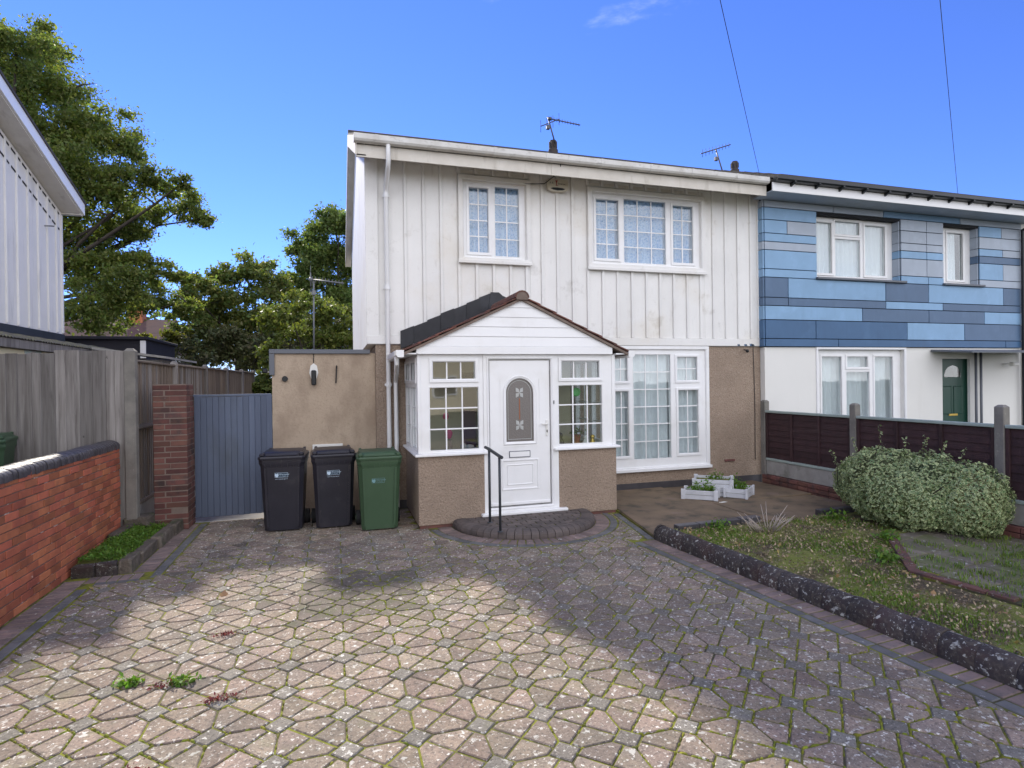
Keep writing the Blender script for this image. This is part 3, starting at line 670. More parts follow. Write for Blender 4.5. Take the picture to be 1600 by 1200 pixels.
for a, b in (((6.25,5.36),(5.24,4.24)), ((5.24,4.24),(5.36,3.3)), ((5.36,3.3),(5.55,1.5))):
    run(a, b, .11, .215, 1 if area([a, b, (7,3)]) > 0 else -1, 'edging_red', z=.092, name='edging_brick', parent=ppath)

# kerb of round-topped blocks
kerb = thing('garden_kerb', 'dark round-topped kerb with pale lichen between the driveway and the garden', 'kerb', (3.9, 4.4, 0))
kprof = [(0,-.03), (0,.075), (.018,.118), (.055,.150), (.105,.162), (.155,.150), (.192,.118), (.21,.075), (.21,-.03)]
kb = MB(); KL = .235; m = len(kprof); vs = []
for y in (.0005, .005, KL-.005, KL-.0005):
    e = .003 if y in (.0005, KL-.0005) else 0
    vs += [(x+(e if x < .1 else -e), y, z-e) for x, z in kprof]
fs = [tuple(range(m)), tuple(range(4*m-1, 3*m-1, -1))]
for s_ in range(3): fs += [(s_*m+i+1, s_*m+i, (s_+1)*m+i, (s_+1)*m+i+1) for i in range(m-1)]
kb.add(vs, fs); kme = kb.mesh('kerb_block', 'kerb_dark', 35)
kang = math.atan2(kdir[1], kdir[0])-math.pi/2
for k in range(29):
    p = kp(KL*k, -.0)
    # local +y runs along the kerb, local +x towards the bed
    o = put('kerb_block', kme, kerb, (p[0], p[1], rp.uniform(-.006,.004)), (rp.gauss(0,.006), rp.gauss(0,.012), 0))
    o.rotation_euler = Euler((rp.gauss(0,.006), rp.gauss(0,.010), kang+rp.gauss(0,.006)))
    o.scale = (-1,1,1) if (Matrix.Rotation(kang,2) @ Vector((1,0))).dot(Vector(kn)) < 0 else (1,1,1)
eb = MB(); vs = []
for j in range(5):
    t = j/4*math.pi/2; sc = math.cos(t); off = -.10*math.sin(t)
    vs += [((x-.105)*max(sc,.15)+.105, off, -.03+(z+.03)*(1 if j < 2 else max(.25, sc**.5))) for x, z in kprof]
fs = []
for s_ in range(4): fs += [(s_*m+i, s_*m+i+1, (s_+1)*m+i+1, (s_+1)*m+i) for i in range(m-1)]
fs.append(tuple(range(4*m, 5*m))); eb.add(vs, fs)
o = eb.build('kerb_block', 'kerb_dark', kerb, 40, loc=(kp(0,0)[0], kp(0,0)[1], 0)); o.rotation_euler = (0,0,kang)
o.scale = (-1,1,1) if (Matrix.Rotation(kang,2) @ Vector((1,0))).dot(Vector(kn)) < 0 else (1,1,1)
# dark edging stones between patio and bed
def edging(label, a, b, n, group):
    t = thing('edging_stone_row', label, 'edging', (a[0], a[1], .03), group)
    for k in range(n):
        f0, f1 = k/n, (k+1)/n; L = math.hypot(b[0]-a[0], b[1]-a[1])
        mb = MB(); mb.cham(-L/n/2+.004, L/n/2-.004, -.055, .055, -.03, .082, .007)
        c = ((a[0]*(2-f0-f1)+b[0]*(f0+f1))/2, (a[1]*(2-f0-f1)+b[1]*(f0+f1))/2)
        mb.build('edging_stone', 'blue_brick', t, loc=(c[0], c[1], .03+rp.uniform(-.004,.004)), rot=(0, 0, math.atan2(b[1]-a[1], b[0]-a[0])+rp.gauss(0,.01)))
edging('low row of dark edging stones at the kerb end of the patio', (4.10,6.44), (5.40,6.50), 4, 'dark edging stones along the patio')
edging('short pair of dark edging stones beside the variegated bush', (6.42,6.52), (7.02,6.52), 2, 'dark edging stones along the patio')

# ================================================================== BRICK GARDEN WALL (left)
bw = thing('brick_garden_wall', 'low orange-red brick garden wall with dark rounded coping along the driveway', 'wall', (-2.76, 5.8, 0))
mb = MB(); mb.box(-2.86, -2.66, 2.0, 8.56, -.05, 1.165); mb.build('mortar_core', 'mortar_white', bw)
BL, BH = .225, .0755
bb = MB(); bb.cham(-.1025, .009, -.1075, .1075, -.0325, .0325, .004); bme = bb.mesh('brick', 'red_brick')
bbr = MB()
for c in range(16):
    z = .0 + BH*c - .0; 
    if z > 1.15: break
    y = 8.565-(0 if c%2 else .1125)
    if not c%2:
        o = put('brick', bme, bw, (-2.66+rp.gauss(0,.0015), 8.565-.052, z+.033)); o.scale = (1,.48,1)
    while y-.215 > 2.0:
        yc = y-.1075
        if yc > 5.15: 
            o = put('brick', bme, bw, (-2.66+rp.gauss(0,.002), yc+rp.gauss(0,.001), z+.033+rp.gauss(0,.0012)), (rp.gauss(0,.004), rp.gauss(0,.008), rp.gauss(0,.006)))
        else: bbr.cham(-2.76, -2.654, yc-.1075, yc+.1075, z, z+.065, .004)
        y -= BL
tag(bbr.build('brick', 'red_brick', bw), kind='stuff')
cb = MB(); m = 9
cpf = [(.118*math.cos(math.pi*k/(m-1))*(1 if 0 < k < m-1 else 1), .045+.068*math.sin(math.pi*k/(m-1))) for k in range(m)]
cpf = [(.118,-.0)]+cpf+[(-.118,-.0)]
vs = [(x, -.0345, z) for x, z in cpf]+[(x*1.0, .0345, z) for x, z in cpf]
vs2 = []
for y, s_ in ((-.035,.975),(-.029,1.0),(.029,1.0),(.035,.975)): vs2 += [(x*s_, y, z*s_) for x, z in cpf]
n = len(cpf); fs = [tuple(range(n-1,-1,-1)), tuple(range(3*n,4*n))]
for s_ in range(3): fs += [(s_*n+i, s_*n+(i+1)%n, (s_+1)*n+(i+1)%n, (s_+1)*n+i) for i in range(n)]
cb.add(vs2, fs); cme = cb.mesh('coping_brick', 'blue_brick', 40)
cbr = MB()
for k in range(87):
    yc = 8.53-.0755*k
    if yc > 4.6: put('coping_brick', cme, bw, (-2.76+rp.gauss(0,.003), yc, 1.168+rp.gauss(0,.002)), (0, rp.gauss(0,.015), rp.gauss(0,.02)))
    else: cbr.add([(v[0]-2.76, v[1]+yc, v[2]+1.168) for v in vs2], fs)
tag(cbr.build('coping_brick', 'blue_brick', bw), kind='stuff')

# ------------------------------------------------------------------ weed bed at the foot of the fence
wb = thing('stone_planter_bed', 'small stone-edged bed full of green weeds between brick wall and gate pillar', 'planter', (-2.3, 7.9, 0))
sm = MB(); sm.box(-2.62, -2.17, 7.06, 9.0, -.03, .105); sm.build('soil', 'bed_soil', wb)
def rough_block(x0,x1,y0,y1,z0,z1,seed,mname,parent,name='edge_stone'):
    r_ = random.Random(seed); mb = MB(); mb.cham(x0,x1,y0,y1,z0,z1,.016)
    mb.v = [(p[0]+r_.gauss(0,.006), p[1]+r_.gauss(0,.006), p[2]+r_.gauss(0,.006)) for p in mb.v]; mb.build(name, mname, parent)
y = 7.0; k = 0
while y < 8.95:
    L = rp.uniform(.36,.62); rough_block(-2.20+.07*(y-7)/2, -2.085+.09*(y-7)/2, y, min(y+L-.012,9.0), -.03, .135+rp.uniform(-.01,.02), 40+k, 'stone_rough', wb); y += L; k += 1
rough_block(-2.62,-2.41,6.99,7.1,-.03,.12,77,'kerb_dark',wb); rough_block(-2.40,-2.21,6.985,7.1,-.03,.125,78,'kerb_dark',wb)
rough_block(-2.64,-2.36,8.6,8.98,.05,.25,79,'stone_rough',wb,'rubble_stone'); rough_block(-2.62,-2.50,8.0,8.55,.05,.20,80,'stone_rough',wb,'rubble_stone')
rg = np.random.default_rng(8); P = np.stack([rg.uniform(-2.60,-2.16,4200), rg.uniform(7.08,8.75,4200), .10+np.abs(rg.normal(0,.022,4200))],1)
P[:,2] += .05*np.exp(-((P[:,0]+2.5)/.14)**2)
V,F = leaf_quads(P, .034, rg, .9); put('weeds', arr_mesh('weeds', V, F, 'weed_green'), wb)['kind'] = 'stuff'

# ================================================================== GATE PILLAR + GATE
pl = thing('gate_pillar', 'square dark red brick pillar beside the blue gate', 'pillar', (-2.155, 9.1, 0))
mb = MB(); mb.box(-2.355, -1.955, 8.905, 9.305, 0, 1.985); mb.build('mortar_core', 'mortar', pl)
pm = MB(); pm.cham(-.1035,.1035,-.0975,.0975,-.0325,.0325,.004); pme = pm.mesh('brick','dark_brick')
ph = MB(); ph.cham(-.0975,.0975,-.0975,.0975,-.0325,.0325,.004)
for c in range(26):
    z = .033+.0762*c
    for i in range(2):
        for j in range(2):
            if c%2:
                loc = (-2.155+(-.1025 if i == 0 else .1025), 9.105+(-.1055 if j == 0 else .1055), z); sc = (.975,1.0,1)
            else:
                w = (.64, 1.32) if j == 0 else (1.32, .64)
                loc = (-2.155+(-.208+.1035*w[0] if i == 0 else .208-.1035*w[1]), 9.105+(-.1055 if j == 0 else .1055), z); sc = (w[i]*.985,1.0,1)
            o = put('brick', pme, pl, (loc[0]+rp.gauss(0,.0015), loc[1]+rp.gauss(0,.0015), loc[2])); o.scale = sc
gt = thing('side_gate', 'tall slate-blue boarded side gate between brick pillar and beige annexe', 'gate', (-1.43, 9.3, .05))
nbd = 13; gw = (1.98-.905-.03)/nbd
gb = MB(); gb.cham(-gw/2+.0006, gw/2-.0006, -.011, .011, .0, 1.73, .005); gme = gb.mesh('board','gate_blue')
for k in range(nbd-1):
    put('board', gme, gt, (-1.945+gw*(k+.5), 9.30+rp.gauss(0,.0015), .065+rp.uniform(-.006,.006)))
mb = MB(); mb.cham(-1.955,-.915,9.29,9.335,1.797,1.83,.005); mb.build('top_rail','gate_blue',gt)
mb = MB(); mb.cham(-.985,-.905,9.285,9.33,.03,1.81,.006); mb.build('gate_post','gate_blue',gt)
mb = MB(); mb.cham(-1.955,-1.0,9.313,9.35,.25,.36,.006); mb.cham(-1.955,-1.0,9.313,9.35,1.45,1.56,.006); mb.build('ledge','gate_blue',gt)

# ================================================================== FENCES, left
ff = thing('front_boarded_fence', 'grey weathered close-boarded fence facing the street behind the brick wall', 'fence', (-3.3, 8.68, 0))
x = -2.61; k = 0
while x > -6.0:
    w = rp.choice((.095,.115,.135,.15)); top = (2.425 if x > -3.36 else 2.385)+rp.uniform(-.006,.006)
    mb = MB(); mb.prism([(x-w-.012, 8.672), (x-w, 8.662), (x-.004, 8.644+rp.uniform(-.003,.003)), (x, 8.648), (x, 8.674), (x-w-.012, 8.676)], .12+rp.uniform(-.02,.02), top)
    mb.build('board', 'old_wood', ff, rot=(0, 0, 0)); x -= w; k += 1
mb = MB()
for z in (.5,1.35,2.15): mb.box(-6.0,-2.6,8.68,8.75,z,z+.08)
mb.build('rail','old_wood',ff)
pt = thing('tall_fence_post', 'tall concrete fence post where the two grey fences meet at the brick wall', 'post', (-2.54, 8.66, 0), 'concrete posts of the grey fences')
def post(x0,x1,y0,y1,z0,z1,parent,mname='concrete_post',tip=.03):
    mb = MB(); mb.cham(x0,x1,y0,y1,z0,z1-tip,.008)
    cx, cy = (x0+x1)/2, (y0+y1)/2
    b = [(x0+.008,y0+.008),(x1-.008,y0+.008),(x1-.008,y1-.008),(x0+.008,y1-.008)]; t_ = [(cx+(p[0]-cx)*.55, cy+(p[1]-cy)*.55) for p in b]
    mb.add([(p[0],p[1],z1-tip-.0005) for p in b]+[(p[0],p[1],z1) for p in t_], [(0,1,5,4),(1,2,6,5),(2,3,7,6),(3,0,4,7),(4,5,6,7)])
    return mb.build('shaft', mname, parent)
post(-2.605,-2.475,8.60,8.72,-.05,2.455,pt)
sf = thing('side_boarded_fence', 'brown feather-edge side fence running back past the gate pillar', 'fence', (-2.6, 12, 0))
posts_y = [8.66, 10.95, 13.35, 15.75, 18.2, 20.7]
ptops = [0, 2.33, 2.345, 2.36, 2.375, 2.40]
lab = ['', 'fence post rising just behind the brick gate pillar', 'second fence post behind the gate pillar along the side fence', 'third fence post behind the gate pillar along the side fence', 'fourth fence post along the side fence towards the trees', 'last fence post of the side fence beside the trees']
for i in range(1, 6):
    t = thing('fence_post', lab[i], 'post', (-2.58, posts_y[i], 0), 'concrete posts of the grey fences'); post(-2.63,-2.53,posts_y[i]-.05,posts_y[i]+.05,-.05,ptops[i]+.05,t,'old_wood' if i > 0 else 'concrete_post')
for i in range(5):
    y0, y1 = posts_y[i]+.055, posts_y[i+1]-.055; zt = (2.285, 2.30, 2.315, 2.33, 2.345)[i]
    far = MB(); y = y0
    while y < y1-.02:
        w = rp.uniform(.085,.11); w = min(w, y1-y)
        mb = MB() if i < 2 else far
        mb.prism([(-2.602, y), (-2.580, y+.004), (-2.592, y+w+.012), (-2.600, y+w+.012)], .36 if i == 0 else .2, zt)
        if i < 2: mb.build('board', 'brown_wood' if rp.random() < .6 else 'old_wood', sf)
        y += w
    if i >= 2: far.build('board_panel', 'brown_wood', sf)
    mb = MB(); mb.cham(-2.63,-2.545,y0,y1,zt+.002,zt+.034,.005); mb.build('capping_rail', 'brown_wood', sf)
    mb = MB(); mb.prism([(-2.578,1.36),(-2.535,1.38),(-2.535,1.40),(-2.578,1.44)], y0, y1, 'y'); mb.v = [(p[0], p[1], p[2]) for p in mb.v]; mb.build('arris_rail', 'brown_wood', sf)
    mb = MB(); mb.cham(-2.60,-2.555,y0,y1,.355,.405,.005); mb.build('bottom_rail', 'brown_wood', sf)
    mb = MB(); mb.cham(-2.605,-2.565,y0,y1,.06,.352,.006); mb.build('gravel_board', 'concrete_pale', sf)

# ================================================================== WINDOWS
def window(parent, name, x0, x1, z0, z1, y, lights, T=None, depth=.07, sash=.05, mname='upvc', label=None, bar=.018):
    """frame front at y; lights: (gx0,gx1,gz0,gz1,nx,nz,is_opening_sash)"""
    fr = MB(); fr.wall(x0,x1,z0,z1,y,y+depth,[l[:4] for l in lights])
    w = fr.build(name, mname, parent, T=T)
    if label: w['label'] = label
    for (a,b,c,d,nx,nz,op) in lights:
        s_ = MB(); s_.ring(a,b,c,d, sash if op else .016, y-(.018 if op else .004), y+.012, .014 if op else .010)
        s_.build('sash' if op else 'glazing_bead', mname, w, T=T)
        if nx*nz > 1:
            br = MB()
            for i in range(1,nx): xx = a+(b-a)*i/nx; br.box(xx-bar/2,xx+bar/2,y+.018,y+.036,c,d)
            for k in range(1,nz): zz = c+(d-c)*k/nz; br.box(a,b,y+.0185,y+.0355,zz-bar/2,zz+bar/2)
            br.build('glazing_bar', mname, w, T=T)
        for i in range(nx):
            for k in range(nz):
                p = MB(); p.box(a+(b-a)*i/nx+.0005, a+(b-a)*(i+1)/nx-.0005, y+.0262+.0003*rp.random(), y+.0288, c+(d-c)*k/nz+.0005, c+(d-c)*(k+1)/nz-.0005)
                tx, tz = rp.gauss(0,.0012), rp.gauss(0,.0012)
                cx, cz = p.v[0][0], p.v[0][2]
                p.v = [(v[0], v[1]+(v[0]-cx)*tx+(v[2]-cz)*tz, v[2]) for v in p.v]
                p.build('pane', 'glass', w, T=T)
    return w
def curtain(parent, x0, x1, z0, z1, y, mname, waves=18, amp=.02, name='net_curtain', seed=1, T=None):
    r_ = random.Random(seed); nx = waves*8; ph = r_.uniform(0,6); vs = []; fs = []
    for k in range(5):
        f = k/4
        for i in range(nx+1):
            u = i/nx; a = amp*(.55+.45*f)
            vs.append((x0+(x1-x0)*u, y+a*math.sin(u*waves*6.283+ph+.7*math.sin(5*u+f))+a*.5*math.sin(u*waves*2.7+1.3*ph), z1+(z0-z1)*f))
    for k in range(4):
        for i in range(nx): fs.append((k*(nx+1)+i, (k+1)*(nx+1)+i, (k+1)*(nx+1)+i+1, k*(nx+1)+i+1))
    mb = MB(); mb.add(vs, fs); return mb.build(name, mname, parent, True, T=T)

# ================================================================== WHITE HOUSE
wh = thing('white_clad_house', 'white ribbed-clad two-storey house with beige roughcast ground floor', 'house', (4.1, 9.2, 0))
X0, X1, YF, YB = .47, 7.745, 9.2, 16.2
W1 = (2.005,3.076,3.978,5.222); W2 = (4.268,6.448,3.985,5.211); WG = (4.60,6.585,.345,2.548)
mb = MB(); mb.wall(X0,X1,2.56,5.45,YF+.018,YF+.22,[W1,W2]); mb.build('upper_wall','clad_white',wh)
mb = MB(); mb.wall(X0+.13,X1,-.05,2.555,YF+.01,YF+.24,[WG]); mb.build('ground_floor_wall','roughcast',wh)
mb = MB()
mb.box(X0,X0+.2,YF+.222,YB,2.56,5.45); mb.box(X1-.2,X1-.002,YF+.242,YB,0,5.45); mb.box(X0+.202,X1-.202,YB-.2,YB-.001,0,5.45)
mb.prism([(YF+.03,5.452),(YB-.01,5.452),(12.85,7.2)], X0+.002, X0+.15, 'x'); mb.build('side_wall','clad_white',wh)
mb = MB(); mb.box(X0+.13,X0+.33,YF+.242,YB-.202,-.05,2.55); mb.build('side_wall','roughcast',wh)
mb = MB(); mb.box(X0+.21,X1-.21,YF+.245,YB-.21,2.57,2.72); mb.box(X0+.21,X1-.21,YF+.245,YB-.21,5.44,5.5); mb.box(4.3,4.4,YF+.245,YB-.21,.01,2.569); mb.box(3.6,3.7,YF+.245,YB-.21,2.73,5.439); mb.build('inner_wall','room_wall',wh)
mb = MB(); mb.box(X0+.35,X1-.21,YF+2.6,YF+2.7,.01,2.56); mb.box(X0+.35,X1-.21,YF+2.6,YF+2.7,2.73,5.43); mb.build('inner_wall','inner_dark',wh)
mb = MB(); mb.box(X0+.12,X1-.003,YF-.004,YF+.012,-.05,.13); mb.build('plinth','blue_brick',wh)
# cladding sheets and ribs
bx = [.62,.80,1.082,1.37,1.65,1.935,2.225,2.512,2.80,3.08,3.36,3.635,3.915,4.195,4.475,4.755,5.04,5.325,5.60,5.88,6.16,6.44,6.715,6.985,7.265,7.545,7.715]
ZB, ZT = 2.70, 5.43
T1 = (1.925,3.146,3.888,5.325); T2 = (4.187,6.531,3.876,5.317)
def spans(x, lo, hi, pad=0.):
    s_ = [(lo,hi)]
    for t in (T1,T2):
        if t[0]-pad < x < t[1]+pad: s_ = [q for a,b in s_ for q in ((a,min(b,t[2])),(max(a,t[3]),b)) if q[1]-q[0] > .02]
    return s_
ribmesh = {}
for i, x in enumerate(bx):
    for a, b in spans(x, ZB, ZT, .01):
        key = round(b-a,3)
        if key not in ribmesh:
            r_ = MB(); r_.cham(-.024,.024,-.030,.004,0,b-a,.006); ribmesh[key] = r_.mesh('rib','clad_white')
        if not (.55 < x < .7): put('rib', ribmesh[key], wh, (x, YF+.008, a), (0,0,rp.gauss(0,.01)))
mb = MB(); mb.cham(.47,.66,YF-.022,YF+.015,2.57,5.43,.004); mb.build('corner_board','clad_white',wh)
for i in range(1, len(bx)-1):
    xa, xb = bx[i]+.0245, bx[i+1]-.0245
    cuts = sorted({xa, xb, *[t for T_ in (T1,T2) for t in T_[:2] if xa < t < xb]})
    for p, q in zip(cuts[:-1], cuts[1:]):
        for a, b in spans((p+q)/2, ZB, ZT):
            s_ = MB(); pr = YF+.006+rp.uniform(-.003,.002); s_.cham(p+.001, q-.001, pr, YF+.0175, a+.002, b-(.03 if b > 5.4 else .002), .002)
            for_t = rp.gauss(0,.004); s_.v = [(v[0], v[1]+(v[0]-p)*for_t, v[2]) for v in s_.v]
            s_.build('cladding_sheet','clad_white',wh)
            if b > 5.4 and b-a < .3:     # short caps over the windows
                c_ = MB(); c_.cham(p+.02,q-.02,pr-.006,pr+.002,a+.012,b-.05,.003); c_.build('cladding_cap','eave_white',wh)
mb = MB(); mb.cham(X0,X1+.005,YF-.026,YF+.008,2.565,2.698,.006); mb.build('bottom_board','clad_white',wh)
for k in range(7):
    xx = 7.18+rp.uniform(0,.42); mb = MB(); mb.prism([(xx,2.57),(xx+rp.uniform(.02,.06),2.568),(xx+rp.uniform(.01,.06),2.60),(xx-.01,2.598+rp.uniform(0,.02))], YF-.0285, YF-.0262, 'y'); mb.build('paint_flake','panel_dark',wh)
for T_, W_ in ((T1,W1),(T2,W2)):
    s_ = MB(); s_.ring(W_[0],W_[1],W_[2],W_[3],.078,YF-.045,YF+.012,.012); s_.build('window_trim','clad_white',wh)
    s_ = MB(); s_.cham(T_[0]-.015,T_[1]+.015,YF-.075,YF-.044,T_[2]-.012,T_[2]+.045,.006); s_.build('window_sill','clad_white',wh)
    s_ = MB(); s_.wall(W_[0],W_[1],W_[2],W_[3],YF+.012,YF+.04,[(W_[0]+.012,W_[1]-.012,W_[2]+.012,W_[3]-.012)]); s_.build('window_lining','clad_white',wh)
w = window(wh,'window',2.012,3.07,3.985,5.216,YF+.02,[(2.118,2.431,4.075,5.12,2,4,True),(2.551,2.962,4.028,5.163,2,4,False)])
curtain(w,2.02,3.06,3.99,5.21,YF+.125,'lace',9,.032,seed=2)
w = window(wh,'window',4.275,6.442,3.992,5.205,YF+.02,[(4.369,4.791,4.085,5.106,2,4,True),(4.904,5.736,4.033,5.148,3,4,False),(5.891,6.297,4.079,5.107,2,4,True)])
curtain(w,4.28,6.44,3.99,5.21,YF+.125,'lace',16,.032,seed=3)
# ground floor window
s_ = MB(); s_.ring(WG[0]+.06,WG[1]-.06,WG[2]+.07,WG[3]-.055,.068,YF-.02,YF+.012,.012); s_.build('window_trim','upvc',wh)
s_ = MB(); s_.cham(WG[0]-.02,WG[1]+.02,YF-.07,YF-.005,WG[2]-.012,WG[2]+.04,.006); s_.build('window_sill','upvc',wh)
w = window(wh,'window',WG[0]+.055,WG[1]-.055,WG[2]+.05,WG[3]-.05,YF+.012,[(4.69,4.925,1.944,2.359,2,2,True),(4.69,4.938,.617,1.758,2,4,True),(5.046,5.794,.548,2.407,3,6,False),(5.936,6.345,1.943,2.359,2,2,True),(5.954,6.364,.612,1.757,2,4,True)])
curtain(w,4.66,6.52,.40,2.49,YF+.125,'voile',11,.04,seed=4)
for xx in (4.9,6.1): curtain(w,xx-.35,xx+.15,.40,2.49,YF+.225,'drape_grey',6,.02,'drape',seed=int(xx*7))
# vent, camera, cable on the roughcast
mb = MB(); mb.cham(6.92,7.14,YF-.012,YF+.02,.415,.455,.004); mb.build('air_brick','dark_brick',wh)
mb = MB(); mb.tube([(7.36,YF-.01,2.50),(7.39,YF-.06,2.485)],.012,6); mb.sphere((7.39,YF-.075,2.472),.032); mb.build('security_camera','dark_gutter',wh,True)
mb = MB(); mb.tube([(7.58,YF-.001,2.56),(7.59,YF-.001,2.2),(7.605,YF-.001,1.5),(7.60,YF-.001,.42)],.006,5); mb.build('cable','cable',wh,True)
# eaves, gutter, roof
EX0, EX1, EY = .33, 7.50, 8.70
mb = MB(); mb.box(EX0+.03,EX1,EY+.024,YF+.016,5.435,5.447); mb.build('soffit','eave_white',wh)
for a, b in ((EX0,3.35),(3.353,EX1)): mb = MB(); mb.cham(a,b,EY,EY+.022,5.25,5.43,.003); mb.build('fascia','eave_white',wh)
gp = [(-.115,.105),(-.118,.03),(-.10,0),(-.03,-.012),(-.004,.0),(-.002,.105),(-.012,.105),(-.014,.012),(-.035,.0),(-.095,.012),(-.106,.035),(-.105,.105)]
gx = [EX0-.02,2.0,3.6,5.2,EX1-.02]
for a, b in zip(gx[:-1], gx[1:]): mb = MB(); mb.prism([(EY+p[0], 5.445+p[1]) for p in gp], a, b-.002, 'x'); mb.build('gutter','gutter_white',wh,30)
mb = MB(); mb.prism([(EY-.116,5.55),(EY-.116,5.47),(EY-.09,5.438),(EY-.002,5.438),(EY-.002,5.55)], EX0-.03, EX0-.021,'x'); mb.build('gutter_end','gutter_white',wh)
for gxx in (.62,1.5,2.4,3.25,4.2,5.1,5.9,6.8):
    mb = MB(); mb.prism([(EY+p[0]*1.04-.003, 5.444+p[1]*1.05-.004) for p in gp], gxx-.022, gxx+.022, 'x'); mb.build('gutter_bracket','gutter_white',wh)
def roof(parent, x0, x1, mname, yf=EY-.045, ridge=12.85, zr=7.28, ze=5.555, yb=17.0):
    mb = MB(); t = .05
    mb.prism([(yf,ze),(ridge,zr),(yb,ze-.02),(yb,ze-.02-t),(ridge,zr-t),(yf,ze-t)], x0, x1, 'x'); r_ = mb.build('roof', mname, parent)
    # courses of tiles as stepped strips
    n = 14; st = MB()
    for k in range(n):
        a, b = k/n, (k+1)/n; y0 = yf+(ridge-yf)*a; y1 = yf+(ridge-yf)*b; za = ze+(zr-ze)*a; zb = ze+(zr-ze)*b
        w = x0
        st.prism([(y0-.02,za+.022),(y1,zb+.006),(y1,zb+.001),(y0-.02,za+.002)], x0-.001, x1+.001, 'x')
    st.build('tile_course', mname, r_)
    mb = MB(); mb.tube([(x0,ridge,zr+.0),(x1,ridge,zr+.0)],.09,10); mb.build('ridge_tile', mname, r_, True)
roof(wh, EX0+.0, EX1+.12, 'roof_tile')
# barge board and verge soffit on the gable side
mb = MB(); mb.prism([(EY-.03,5.545),(12.85,7.262),(17.0,5.51),(17.0,5.25),(12.85,7.02),(EY-.03,5.27)], EX0-.012, EX0+.012, 'x'); mb.build('barge_board','eave_white',wh)
mb = MB(); mb.prism([(EY,5.29),(12.85,7.04),(16.95,5.27),(16.95,5.25),(12.85,7.02),(EY,5.27)], EX0+.013, X0+.002, 'x'); mb.build('verge_soffit','eave_white',wh)
# downpipe
mb = MB(); px = .785
mb.tube([(px,EY-.06,5.46),(px,EY-.06,5.20),(px,EY+.0,5.12),(px,YF-.12,4.98),(px,YF-.075,4.90),(px,YF-.075,.02)], .034, 10); mb.build('downpipe','upvc',wh,40)
for z in (4.82,3.4,1.9): mb = MB(); mb.tube([(px,YF-.075,z),(px,YF-.075,z+.07)],.042,10); mb.cham(px-.055,px+.055,YF-.05,YF-.02,z+.015,z+.055,.004); mb.build('pipe_clip','upvc',wh,40)
# lead stepped flashing over the porch
def flash(pa, pb, n):
    for k in range(n):
        a, b = k/n, (k+1)/n
        xa, za = pa[0]+(pb[0]-pa[0])*a, pa[1]+(pb[1]-pa[1])*a; xb, zb = pa[0]+(pb[0]-pa[0])*b, pa[1]+(pb[1]-pa[1])*b
        mb = MB(); d = .013*(k%2)+.032; zj = rp.uniform(-.015,.02); za += zj; zb += zj
        mb.prism([(xa,za-.26),(xb+.012*(1 if pb[0] > pa[0] else -1),zb-.26),(xb+.012*(1 if pb[0] > pa[0] else -1),zb-.01),(xb,zb+.01),(xa,za+.02)], YF-d-.008, YF-d+.004, 'y'); mb.build('lead_flashing','lead',wh)
flash((.98,2.74), (2.46,3.40), 7); flash((4.02,2.74),(2.56,3.40),7)
mb = MB(); mb.prism([(2.38,3.0),(2.64,3.0),(2.64,3.37),(2.58,3.42),(2.44,3.42)], YF-.048, YF-.036, 'y'); mb.build('lead_flashing','lead',wh)
mb = MB(); mb.tube([(3.50,EY-.02,5.44),(3.52,EY+.02,5.38),(3.46,EY+.2,5.30),(3.40,YF-.04,5.27),(3.1,YF-.04,5.24),(2.9,YF-.035,5.25)],.008,5); mb.build('cable','cable',wh,True)
# alarm box
al = thing('alarm_box', 'cream burglar alarm box with red print under the eaves between the two upper windows', 'alarm box', (3.62, YF-.05, 5.15))
mb = MB(); bxp = [(3.44,5.20),(3.46,5.165),(3.52,5.145),(3.62,5.138),(3.73,5.145),(3.79,5.165),(3.81,5.20),(3.81,5.335),(3.795,5.35),(3.455,5.35),(3.44,5.335)]
mb.prism(bxp, YF-.085, YF-.024, 'y'); mb.build('case','alarm_cream',al)
mb = MB(); mb.prism([(3.49,5.19),(3.54,5.168),(3.62,5.160),(3.71,5.168),(3.76,5.19),(3.71,5.205),(3.62,5.21),(3.54,5.205)], YF-.0875, YF-.0855, 'y'); mb.build('sounder_slot','dark_gutter',al)
mb = MB(); mb.prism([(3.575,5.325),(3.625,5.33),(3.61,5.295),(3.605,5.25),(3.64,5.238),(3.58,5.238),(3.595,5.26),(3.592,5.295)], YF-.0875, YF-.0855, 'y'); mb.build('emblem','red_print',al)
def text(body, size, loc, rot, mname, parent, name='lettering', align='LEFT', ext=.0006):
    c = bpy.data.curves.new(name, 'FONT'); c.body = body; c.size = size; c.align_x = align; c.extrude = ext; c.materials.append(MATS[mname])
    t_ = bpy.data.objects.new(name, c); me = bpy.data.meshes.new_from_object(t_); bpy.data.objects.remove(t_)
    if not me.materials: me.materials.append(MATS[mname])
    o = bpy.data.objects.new(name, me); col.objects.link(o); o.location = loc; o.rotation_euler = rot; o.parent = parent; o['kind'] = 'stuff'
    if parent.type == 'EMPTY': o.matrix_parent_inverse = Matrix.Translation(-Vector(parent.location))
    return o
text('A R', .045, (3.475,YF-.0862,5.265), (R(90),0,0), 'ink', al); text('Smartec', .042, (3.628,YF-.0862,5.262), (R(90),0,0), 'ink', al)
